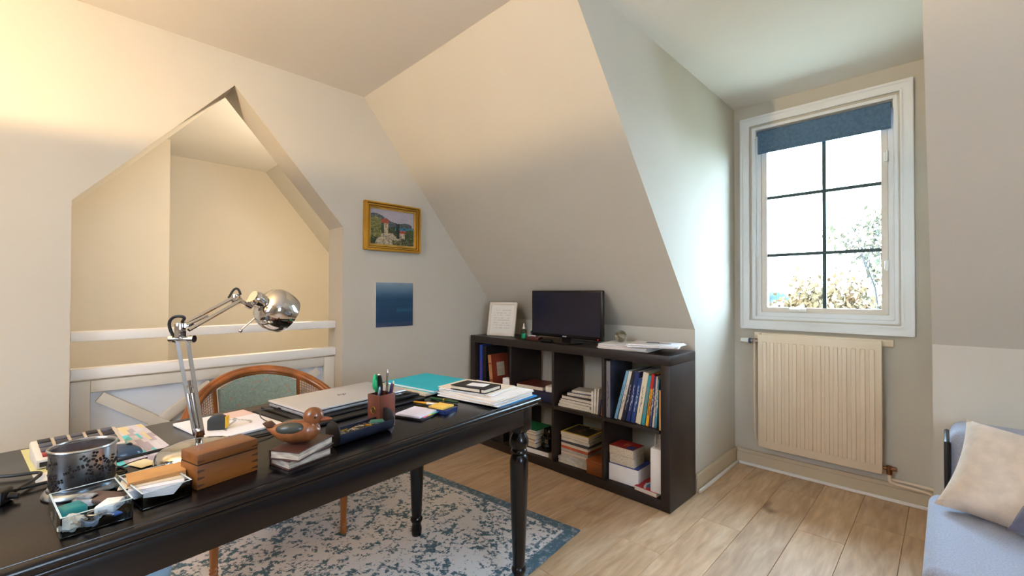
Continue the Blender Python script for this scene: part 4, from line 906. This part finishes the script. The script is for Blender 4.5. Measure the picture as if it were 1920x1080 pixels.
# leather notebooks and duck
M_lbk = mat('brown_book_leather', (74, 44, 38), .38, nz=(12, .25), bump=(120, .2)); M_thk = mat('rough_pages', (196, 178, 160), .85, nz=(160, .35), stretch=(.15, .15, 1))
flat('lower brown leather notebook beneath the wooden duck', .072, .110, .0205, M_lbk, (-1.066, .382, ZD), R(104), name='notebook', pages=M_thk, cat='notebook')
flat('upper brown leather notebook carrying the wooden duck', .076, .122, .0205, M_lbk, (-1.062, .383, ZD+.0208), R(122), name='notebook', pages=M_thk, cat='notebook')
M_duck = mat('duck_wood', (150, 88, 48), .32, nz=(16, .35), bump=(70, .06), coat=.3)
dk_ = thing('wooden_duck', 'carved wooden duck figure standing on the leather notebooks', 'figurine', (-1.068, .372, ZD+.0416), R(52))
sec = [(-.068, .001, .001, .030), (-.060, .008, .004, .028), (-.048, .016, .010, .025), (-.032, .024, .017, .022), (-.012, .028, .021, .0215), (.010, .027, .0215, .0215), (.028, .023, .021, .0225), (.042, .015, .016, .024), (.050, .006, .007, .025), (.052, .001, .001, .025)]
def duck_body(u, v):
    k = v*(len(sec)-1); i = min(int(k), len(sec)-2); t = k-i; a = [sec[i][q]*(1-t)+sec[i+1][q]*t for q in range(4)]
    an = 2*PI*u; z = (a[3]+a[2]*math.sin(an))*1.2; return (a[0], a[1]*math.cos(an), max(z, .0005))
part('body', B().sheet(duck_body, 28, 36, closed_u=True), M_duck, dk_)
part('tail', B().prism([(-.045, .038), (-.058, .051), (-.074, .048), (-.062, .036)], -.010, .010, 'y', bev=.003), mat('dark_duck_wood', (92, 56, 40), .4, nz=(20, .3)), dk_)
for s_ in (-1, 1):
    part('wing', B().ball(1, (-.008, s_*.0145, .036), (.034, .0152, .0145), 20), mat('wing_green', (62, 66, 62), .3, nz=(14, .2)), dk_, 'dark green-grey wing')
nk = part('head', B().ball(.0205, (.036, 0, .060), (1.1, .86, 1.0)).lathe([(.019, .030), (.0145, .040), (.013, .048), (.015, .056)], 20, M=T(.033, 0, 0)), M_duck, dk_)
part('bill', B().ball(1, (.058, 0, .0525), (.020, .0095, .0048), 16), mat('bill_wood', (136, 74, 50), .3, nz=(10, .15), coat=.3), nk)
for s_ in (-1, 1): part('eye', B().ball(.0028, (.044, s_*.0148, .060), seg=10), M_cable, nk)
# leather half-round desk tray
ht = thing('half_round_tray', 'black leather half-round tray filled with clips', 'tray', (-1.115, .553, ZD), R(10))
prf = [(.0305*math.cos(a), .031+.0305*math.sin(a)) for a in [PI+PI*i/18-.12+.24*i/18 for i in range(19)]]
part('trough', B().prism(prf+[(x*.9, (z-.031)*.9+.031) for x, z in prf[::-1]], -.082, .082, 'y'), mat('tray_leather', (34, 40, 56), .36, bump=(140, .25), nz=(10, .15)), ht)
ep = [(.031*math.cos(a), .032+.0305*math.sin(a)) for a in [2*PI*i/28 for i in range(28)]]
for y in (-.0865, .0822): part('end_disc', B().prism(ep, y, y+.0043, 'y', bev=.0008), M_blackl, ht)
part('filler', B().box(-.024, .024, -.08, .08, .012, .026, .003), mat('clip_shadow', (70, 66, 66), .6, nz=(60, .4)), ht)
gp = 'clips in the leather tray'
for i in range(16):
    y = -.065+.0085*i; c_ = [M_chrome, M_steel, M_gold, M_chrome][i % 4]
    a = random.uniform(0, 3)
    wx_, wy_ = -1.115+math.cos(R(10))*random.uniform(-.012, .012)-math.sin(R(10))*y, .553+math.cos(R(10))*y
    single('paper_clip', 'small metal paper clip heaped in the leather tray', 'paper clip', B().tube([(-.010, -.003, 0), (.010, -.003, 0), (.012, 0, 0), (.010, .003, 0), (-.008, .003, .001), (-.010, 0, .001), (.006, 0, .001)], .0009, 5), c_, (wx_, wy_, ZD+.0278+.0006*(i % 5)), a, gp)
sm('eraser', 'green eraser lying among the paper clips', 'eraser', B().box(-.018, .018, -.010, .010, 0, .008, .003), mat('eraser_green', (66, 116, 96), .7, nz=(10, .1)), -1.124, .602, .0275, 1.2)
# pencil box with its contents
M_mah = mat('mahogany', (124, 62, 44), .35, nz=(9, .28), bump=(70, .06), stretch=(1.5, 1.5, .2))
pb = thing('pencil_box', 'square mahogany pencil box with round brass emblem', 'pencil box', (-1.172, .642, ZD), R(10))
for a in ((-.0265, -.0225, -.028, .028), (.0225, .0265, -.028, .028), (-.0224, .0224, -.028, -.024), (-.0224, .0224, .024, .028)): part('side', B().box(*a, 0, .095, .0008), M_mah, pb)
part('bottom', B().box(-.0224, .0224, -.0239, .0239, .001, .005), M_mah, pb)
em = part('emblem', B().lathe([(.011, 0), (.011, .0008)], 24, M=T(.0, -.0281, .052) @ RX(R(90))), mat('emblem_dark', (74, 48, 26), .5, .3, nz=(50, .4)), pb, 'round brass emblem')
part('emblem_ring', B().tube([(.0095*math.cos(2*PI*i/24), -.0292, .052+.0095*math.sin(2*PI*i/24)) for i in range(24)], .0008, 6, closed=True), M_gold, em)
def pen(name, label, m, dx, dy, tx, ty, h_, r=.0038, cat='pen', tip=None):
    p0 = Vector((-1.172+dx, .642+dy, ZD+.0062)); d = Vector((tx, ty, 1)).normalized()
    o = thing(name, label, cat, p0, group='pens in the mahogany pencil box')
    part('barrel', B().cyl(r, d*.004, d*h_*.93, seg=12), m, o); part('end', B().cyl(r*.95, d*h_*.93, d*h_, r*.45, 12), tip or m, o); return o
pen('ruler_rod', 'tall slim silver rod standing highest in the pencil box', M_chrome, .002, .012, .02, .03, .158, .0032, 'rod')
pen('pen', 'black pen standing upright in the pencil box', mat('black_pen', (22, 24, 32), .3, nz=(9, .1)), -.008, .002, -.05, .05, .118)
pen('pen', 'navy pen leaning right in the pencil box', mat('navy_pen', (26, 36, 76), .3, nz=(9, .1)), .006, .014, .06, .10, .118)
pen('pencil', 'dark red pencil leaning furthest right in the pencil box', mat('red_pen', (136, 24, 40), .35, nz=(9, .1)), .008, .012, .04, .16, .124, .0034, 'pencil', M_cream)
pen('pen', 'silver grey pen at the front of the pencil box', mat('silver_pen', (150, 168, 184), .25, .7, nz=(9, .1)), .0, -.014, .1, .02, .112)
pen('pen', 'teal pen leaning behind the navy one in the pencil box', mat('teal_pen', (30, 96, 120), .35, nz=(9, .1)), -.004, .015, -.02, .06, .12)
sc_ = thing('scissors', 'scissors with bright green handles in the pencil box', 'scissors', (-1.177, .626, ZD+.0062), R(-45)); M_sg = mat('green_handle', (36, 176, 112), .4, nz=(6, .08))
part('blades', B().box(-.005, .005, -.001, .001, 0, .095), M_chrome, sc_)
for x, z in ((-.012, .112), (.006, .124)): part('handle', B().tube([(x+.011*math.cos(a), 0, z+.019*math.sin(a)) for a in [2*PI*i/24 for i in range(24)]], .0042, 8, closed=True), M_sg, sc_)
kf = thing('letter_opener', 'letter opener with curved black handle in the pencil box', 'letter opener', (-1.176, .640, ZD+.0062), R(-45))
part('blade', B().box(-.003, .003, -.0008, .0008, 0, .085), M_chrome, kf); part('handle', B().tube([(0, 0, .08), (.002, 0, .10), (.001, 0, .122), (.008, 0, .138), (.013, 0, .143)], [.004, .0062, .0068, .006, .004], 10, smooth=1), M_cable, kf); part('tip', B().ball(.0042, (.0145, 0, .1445), seg=10), M_chrome, kf)
# laptop on its leather pad
AL = R(6.6+2.0)
lpd = thing('desk_pad', 'black leather desk pad beneath the silver laptop', 'desk pad', (-1.47, .66, ZD), AL)
part('board', B().box(-.155, .155, -.225, .235, 0, .008, .003), M_blackl, lpd); part('flap', B().box(-.15, .12, -.20, .24, .0082, .0155, .003), M_blackl, lpd)
lt_ = thing('laptop', 'closed silver laptop lying on the black leather pad', 'laptop', (-1.488, .662, ZD+.0164), AL)
M_alu = mat('silver_aluminium', (206, 203, 202), .32, .35, nz=(6, .02))
part('base', B().box(-.116, .116, -.187, .187, 0, .011, .004, 3), mat('laptop_base', (168, 170, 176), .35, .5, nz=(6, .03)), lt_)
part('lid', B().box(-.118, .118, -.189, .189, .0125, .0195, .003, 3), M_alu, lt_); part('hinge_strip', B().box(-.1155, .1155, -.1865, .1865, .0111, .0124), M_tvb, lt_)
lgm = mat('logo_grey', (120, 118, 118), .25, .8)
text('logo', 'hp', .032, lgm, lt_, (0, 0, .0198), (0, 0, R(90)), 'small grey logo', shear=.3)
part('port', B().box(-.05, -.035, -.1885, -.1868, .003, .007), M_tvb, lt_)
cpad = thing('phone_cable_box', 'black tray with folded leads right of the laptop', 'tray', (-1.385, .845, ZD+.0166), AL)
part('tray', B().box(-.022, .022, -.05, .05, 0, .006, .002), M_blackl, cpad); part('lead', B().tube([(-.01, -.035, .008), (.01, -.02, .009), (-.01, 0, .009), (.012, .02, .009), (-.004, .035, .008)], .003, 8, smooth=2), M_cable, cpad)
# sketch pad behind the lamp and tape measure
def sketch(u, v):
    c = (236, 234, 238)
    d = abs(v-.5-.18*math.sin(7*u)); 
    if d < .025 and .2 < u < .8: c = (150, 150, 156)
    if abs(v-.35-.1*math.sin(9*u+1)) < .02 and .3 < u < .7: c = (170, 170, 172)
    if u > .68 and v < .45: c = mixc((236, 190, 176), (228, 206, 200), fbm(u*8, v*8))
    return c
sk = thing('sketch_pad', 'white pad with pale drawing lying behind the chrome lamp', 'sketch pad', (-1.49, .328, ZD), R(100))
part('pages', B().box(-.095, .095, -.125, .125, 0, .006, .001), M_paper, sk); part('drawing', ink('drawing', .19, .25, 36, 44, lambda u, v: sketch(v, 1-u)), None, sk, loc=(0, 0, .0063))
tm = thing('tape_measure', 'black and yellow tape measure on the sketch pad', 'tape measure', (-1.445, .292, ZD+.0066), R(60))
part('case', B().prism([(-.022, 0), (.020, 0), (.024, .012), (.020, .034), (.006, .042), (-.012, .040), (-.022, .028)], -.012, .012, 'y', bev=.003), mat('tape_case', (52, 52, 50), .4, nz=(9, .1)), tm)
part('yellow_grip', B().box(.0225, .0255, -.0122, .0122, .004, .036, .001), mat('yellow_plastic', (236, 176, 24), .4, nz=(9, .05)), tm, 'yellow side grip')
# folders and papers at the far end
fo = thing('document_folder', 'black folder with papers under the turquoise one', 'folder', (-1.535, 1.03, ZD), R(8)); part('cover', B().box(-.15, .145, -.12, .125, 0, .003), M_blackl, fo); part('papers', B().box(-.145, .142, -.118, .115, .0031, .012), M_cream, fo)
tf = thing('document_folder', 'bright turquoise card folder at the far end of the desk', 'folder', (-1.52, 1.05, ZD+.0122), R(9)); M_tq = mat('turquoise_card', (36, 184, 206), .6, nz=(4, .05))
part('lower_flap', B().box(-.145, .145, -.115, .115, 0, .002), M_tq, tf); part('contents', B().box(-.14, .14, -.112, .11, .0021, .009), M_paper, tf); part('upper_flap', B().box(-.145, .145, -.115, .115, .0091, .0115), M_tq, tf)
bf = thing('document_folder', 'bright blue card folder edging out below the paper stack', 'folder', (-1.235, 1.122, ZD), R(5)); part('card', B().box(-.15, .15, -.105, .105, 0, .004), mat('blue_card', (30, 130, 196), .6, nz=(4, .05)), bf)
sheets('paper_stack', 'stack of white and cream documents at the far desk corner', 'papers', .285, .215, 6, (-1.233, 1.10, ZD+.0044), R(6), fan=.035, t=.0038, cols=[M_paper, mat('cream_sheet', (232, 218, 198), .8, nz=(6, .04)), M_paper])
sheets('paper_stack', 'smaller sheaf of cream papers on the document stack', 'papers', .235, .17, 3, (-1.258, 1.085, ZD+.0274), R(12), fan=.03, t=.003, cols=[MATS['cream_sheet'], M_paper])
nb = flat('black diary with elastic band on the paper stack', .10, .155, .016, M_blackl, (-1.225, 1.048, ZD+.0366), R(12), name='diary', cat='diary', pages=M_cream)
part('elastic', B().box(.055, .060, -.0502, .0505, -.0002, .0163), M_cable, nb)
sm('note_paper', 'small white note lying on the black diary', 'note', B().box(-.036, .036, -.024, .024, 0, .0008), M_paper, -1.215, 1.05, .0530, R(20))
# memo pads and pens
mt_ = thing('memo_holder', 'black memo holder with white pad and page flags', 'memo holder', (-1.197, .785, ZD), R(20))
part('holder', B().box(-.056, .056, -.060, .060, 0, .007, .002), M_blackl, mt_); part('pad', B().box(-.046, .046, -.056, .040, .0072, .0125), mat('lilac_white_paper', (226, 222, 238), .8, nz=(6, .03)), mt_)
for i, c in enumerate(((236, 120, 150), (240, 200, 80), (110, 200, 120), (80, 170, 220))): part('page_flag', B().box(.0475, .0545, -.044+.022*i, -.025+.022*i, .0072, .0085), mat('flag_%d' % i, c, .5, nz=(5, .03)), mt_)
sb = thing('sticky_note_box', 'dark box topped by yellow sticky notes', 'sticky notes', (-1.176, .862, ZD), R(14))
part('box', B().box(-.038, .038, -.032, .032, 0, .014, .001), mat('black_blue_reflection', (30, 46, 96), .15, nz=(4, .05)), sb); part('notes', B().box(-.034, .026, -.028, .028, .0142, .019), mat('sticky_yellow', (240, 200, 96), .8, nz=(6, .03)), sb)  # black box; the blue reflected in its glossy side is put into the colour
def lpen(label, x0_, y0_, x1_, y1_, m1, m2):
    a, b_ = Vector((x0_, y0_, 0)), Vector((x1_, y1_, 0)); d = b_-a; o = thing('fountain_pen', label, 'pen', (x0_, y0_, ZD+.0062))
    part('barrel', B().tube([d*0, d*.04, d*.5], [.003, .0052, .0058], 12), m1, o); part('cap', B().tube([d*.505, d*.95, d], [.006, .0054, .003], 12), m2, o); part('clip', B().box(0, .034, -.001, .001, .0062, .0074, M=T(*(d*.55)) @ RZ(math.atan2(d.y, d.x))), M_gold, o); part('band', B().tube([d*.49, d*.53], .0062, 12), M_gold, o)
lpen('slim gold fountain pen behind the yellow sticky notes', -1.325, .848, -1.232, .892, M_gold, mat('pearl_barrel', (206, 196, 180), .3, .4, nz=(9, .1)))
lpen('dark green fountain pen with gold trim beside the paper stack', -1.335, .925, -1.212, .957, mat('pen_green', (22, 70, 44), .2, nz=(9, .1)), MATS['pen_green'])
# cables
def cable(label, pts, r, m=M_cable): return single('power_cable', label, 'cable', B().tube([Vector(p)-Vector(pts[0]) for p in pts], r, 8, smooth=2), m, pts[0])
cable('thick black lamp cable crossing behind the tin cup', [(-1.265, -.071, .7285), (-1.308, -.051, .727), (-1.365, -.035, .727), (-1.375, -.075, .727), (-1.39, -.10, .727)], .0035)
cable('black cable running from the adaptor toward the lamp', [(-1.272, -.064, .7285), (-1.30, .03, .7245), (-1.345, .075, .7245), (-1.352, .12, .7245), (-1.365, .16, .7245), (-1.345, .25, .7245), (-1.35, .3, .7245)], .0035)
cable('thin grey-black cable running past the duck to the laptop', [(-1.333, .154, .7232), (-1.33, .22, .7232), (-1.325, .3, .7232), (-1.32, .40, .7232), (-1.315, .5, .7232), (-1.318, .62, .7232)], .0025)
cable('looped thin cable lying between brochure and chrome lamp base', [(-1.338, .06, .7225), (-1.29, .085, .7225), (-1.262, .092, .7225), (-1.255, .075, .7225), (-1.285, .066, .7225), (-1.315, .1, .7225), (-1.325, .13, .7225)], .0018)
cable('thin lead dropping from the laptop side onto the desk', [(-1.50, .452, .744), (-1.52, .430, .743), (-1.515, .416, .736), (-1.44, .40, .7345), (-1.37, .42, .728), (-1.30, .40, .7225), (-1.27, .345, .7225), (-1.285, .32, .7225)], .0016, mat('grey_lead', (70, 70, 74), .5, nz=(30, .1)))
pa_ = thing('power_adaptor', 'black power adaptor block at the left desk edge', 'power adaptor', (-1.24, -.105, ZD), R(70)); part('block', B().box(-.045, .03, -.018, .018, 0, .026, .005, 3), mat('adaptor_black', (24, 24, 28), .4, nz=(8, .1)), pa_); part('strain_relief', B().cyl(.007, (.0305, 0, .012), (.043, 0, .010), .0045, 12), M_cable, pa_)
# bin under the desk
bn = thing('waste_bin', 'pale blue plastic bin under the desk', 'waste bin', (-1.70, .10, .009)); M_bin = mat('pale_blue_plastic', (168, 204, 232), .4, nz=(4, .04))
part('shell', B().lathe([(.105, 0), (.135, .36), (.132, .36), (.102, .006), (0, .006)], 40, cap=False), M_bin, bn); part('rim', B().tube([(.1345*math.cos(2*PI*i/40), .1345*math.sin(2*PI*i/40), .362) for i in range(40)], .004, 8, closed=True), M_bin, bn)

# ------------------------------------------------------------------ outside the window
gd = struct('ground', B().box(-90, 70, 6, 220, -3.4, -3.2), mat('meadow', (150, 152, 136), .95, nz=(.2, .25)), 'pale autumn meadow outside the window', 'ground')
def leaf_cloud(n, fn, size):
    vs, fs = [], []
    for i in range(n):
        c = Vector(fn()); q = Euler((random.uniform(0, 6), random.uniform(0, 6), random.uniform(0, 6))).to_matrix(); s_ = size*random.uniform(.6, 1.3); k = len(vs)
        for p in ((-1, 0, 0), (0, -.5, .1), (1, 0, 0), (0, .5, .1)): vs.append(c+q@Vector(p)*s_)
        fs.append((k, k+1, k+2, k+3))
    me = bpy.data.meshes.new('foliage'); me.from_pydata(vs, [], fs); return me
def tree(name, label, cat, loc, h_, cr, n, size, lm, bm2, seed, group=None, sparse=False, trunk=.07):
    random.seed(seed); o = thing(name, label, cat, loc, group=group); tips = []; b = B()
    def br(p, d, l_, r, lev):
        e = p+d*l_; b.tube([p, (p+e)/2+Vector((random.uniform(-1, 1), random.uniform(-1, 1), 0))*l_*.05, e], [r, r*.8, r*.6], 5)
        if lev >= 3: tips.append((p, e)); return
        for i in range(4 if lev < 2 else 3):
            q = p.lerp(e, random.uniform(.35, 1)); dd = (d+Vector((random.uniform(-1, 1), random.uniform(-1, 1), random.uniform(-.15, .7)))*.85).normalized()
            br(q, dd, l_*random.uniform(.5, .72), r*.5, lev+1)
        tips.append((p.lerp(e, .6), e))
    br(Vector((0, 0, 0)), Vector((.03, 0, 1)), h_*.55, trunk, 0)
    mz = max(t[1].z for t in tips); k = h_/mz
    for v in b.bm.verts: v.co.z *= k; v.co.x *= cr; v.co.y *= cr
    tips = [(Vector((p.x*cr, p.y*cr, p.z*k)), Vector((e.x*cr, e.y*cr, e.z*k))) for p, e in tips]
    part('branches', b, bm2, o)
    def pick():
        p, e = random.choice(tips); return p.lerp(e, random.uniform(.2, 1.1))+Vector([random.gauss(0, 1) for _ in range(3)])*size*2.2
    fo_ = part('foliage', leaf_cloud(n, pick, size), None, o); fo_.data.materials.append(lm); return o
M_bark = mat('pale_bark', (50, 46, 42), .9, nz=(6, .2)); M_lfg = mat('leaf_yellow_green', (58, 60, 40), .8, nz=(3, .3), col2=(80, 68, 44)); M_lfo = mat('leaf_gold', (100, 70, 38), .8, nz=(2, .25), col2=(84, 74, 48))
tree('ash_tree', 'tall thin tree with sparse yellow-green leaves outside the window', 'tree', (-1.75, 20, -3.2), 7.6, .85, 2200, .11, M_lfg, M_bark, 5, trunk=.10)
for x, y, h_, c, n, sd, lb in ((-2.75, 15, 4.75, .75, 2600, 11, 'golden bush left of the tall thin tree outside'), (-1.75, 16, 4.6, .8, 2600, 12, 'golden bush at the foot of the tall thin tree'), (-.85, 14, 4.7, .7, 2200, 13, 'yellow bush at the right edge of the window view')):
    tree('golden_bush', lb, 'bush', (x, y, -3.2), h_, c, int(n*1.3), .10, M_lfo, M_bark, sd, 'golden bushes outside the window')
for i, (x, lb, w_) in enumerate(((-14.6, 'left white gabled house far beyond the window', 1.3), (-13.2, 'right white gabled house far beyond the window', 1.6))):
    hs = thing('far_house', lb, 'house', (x, 60+6*i, -3.2), .1, 'white houses in the distance')
    part('wall', B().prism([(-w_, 0), (w_, 0), (w_, 2.0), (0, 3.35), (-w_, 2.0)], -2, 2, 'y'), mat('house_render', (190, 186, 180), .9, nz=(2, .05)), hs, smooth=False)
    for s_ in (-1, 1): part('roof', B().prism([(0, 3.4), (s_*(w_+.15), 1.95), (s_*(w_+.15), 2.1), (0, 3.55)], -2.1, 2.1, 'y'), mat('grey_tiles', (84, 76, 72), .9, nz=(3, .2)), hs, smooth=False)
    part('window', B().box(-.25, .25, -2.03, -2.001, 1.0, 1.6), mat('far_pane', (120, 130, 140), .3, nz=(3, .1)), hs)
for i, (x, lb) in enumerate(((-26.5, 'leftmost blue-green tree of the far treeline'), (-23.6, 'middle blue-green tree of the far treeline'), (-20.6, 'rightmost blue-green tree of the far treeline'))):
    single('distant_tree', lb, 'tree', lumpy(2.4, 1.6, 2.7+.5*hsh(i, 4), .3, i*3.1), mat('far_green', (50, 66, 66), .95, nz=(1, .25)), (x, 92+i*4, -1.7), group='far treeline')

# ------------------------------------------------------------------ lamps of the place
def point(name, parent, loc, e, col, r):
    d = bpy.data.lights.new(name, 'POINT'); d.energy = e; d.color = col; d.shadow_soft_size = r
    o = link(bpy.data.objects.new(name, d), parent); o.location = loc; return o
up = thing('floor_uplighter', 'tall floor lamp throwing light at the ceiling beside the stair opening', 'floor lamp', (-1.38, -.98, 0))
part('base', B().lathe([(.13, 0), (.13, .012), (.12, .022), (.02, .03)]), mat('uplighter_metal', (60, 56, 52), .4, .8, nz=(5, .1)), up)
part('pole', B().cyl(.012, (0, 0, .03), (0, 0, 1.60)), MATS['uplighter_metal'], up)
part('bowl', B().lathe([(.02, 1.60), (.06, 1.61), (.11, 1.64), (.15, 1.68), (.16, 1.70), (.157, 1.70), (.147, 1.681), (.108, 1.645), (.06, 1.616), (.0, 1.612)], 48, cap=False), MATS['uplighter_metal'], up)
point('bulb', up, (0, 0, 1.691), 52, (1, .72, .38), .007)
sl_ = thing('stair_pendant', 'small globe lamp under the stairwell ceiling', 'pendant lamp', (-3.0, 1.52, 1.75))
part('cord', B().cyl(.004, (0, 0, .06), (0, 0, H-1.93)), M_cable, sl_)
part('globe', B().ball(.05), mat('lamp_globe', (255, 240, 220), .4, emit=((255, 236, 205), 1.5)), sl_)
point('bulb', sl_, (0, 0, -.085), 22, (1, .84, .62), .03)
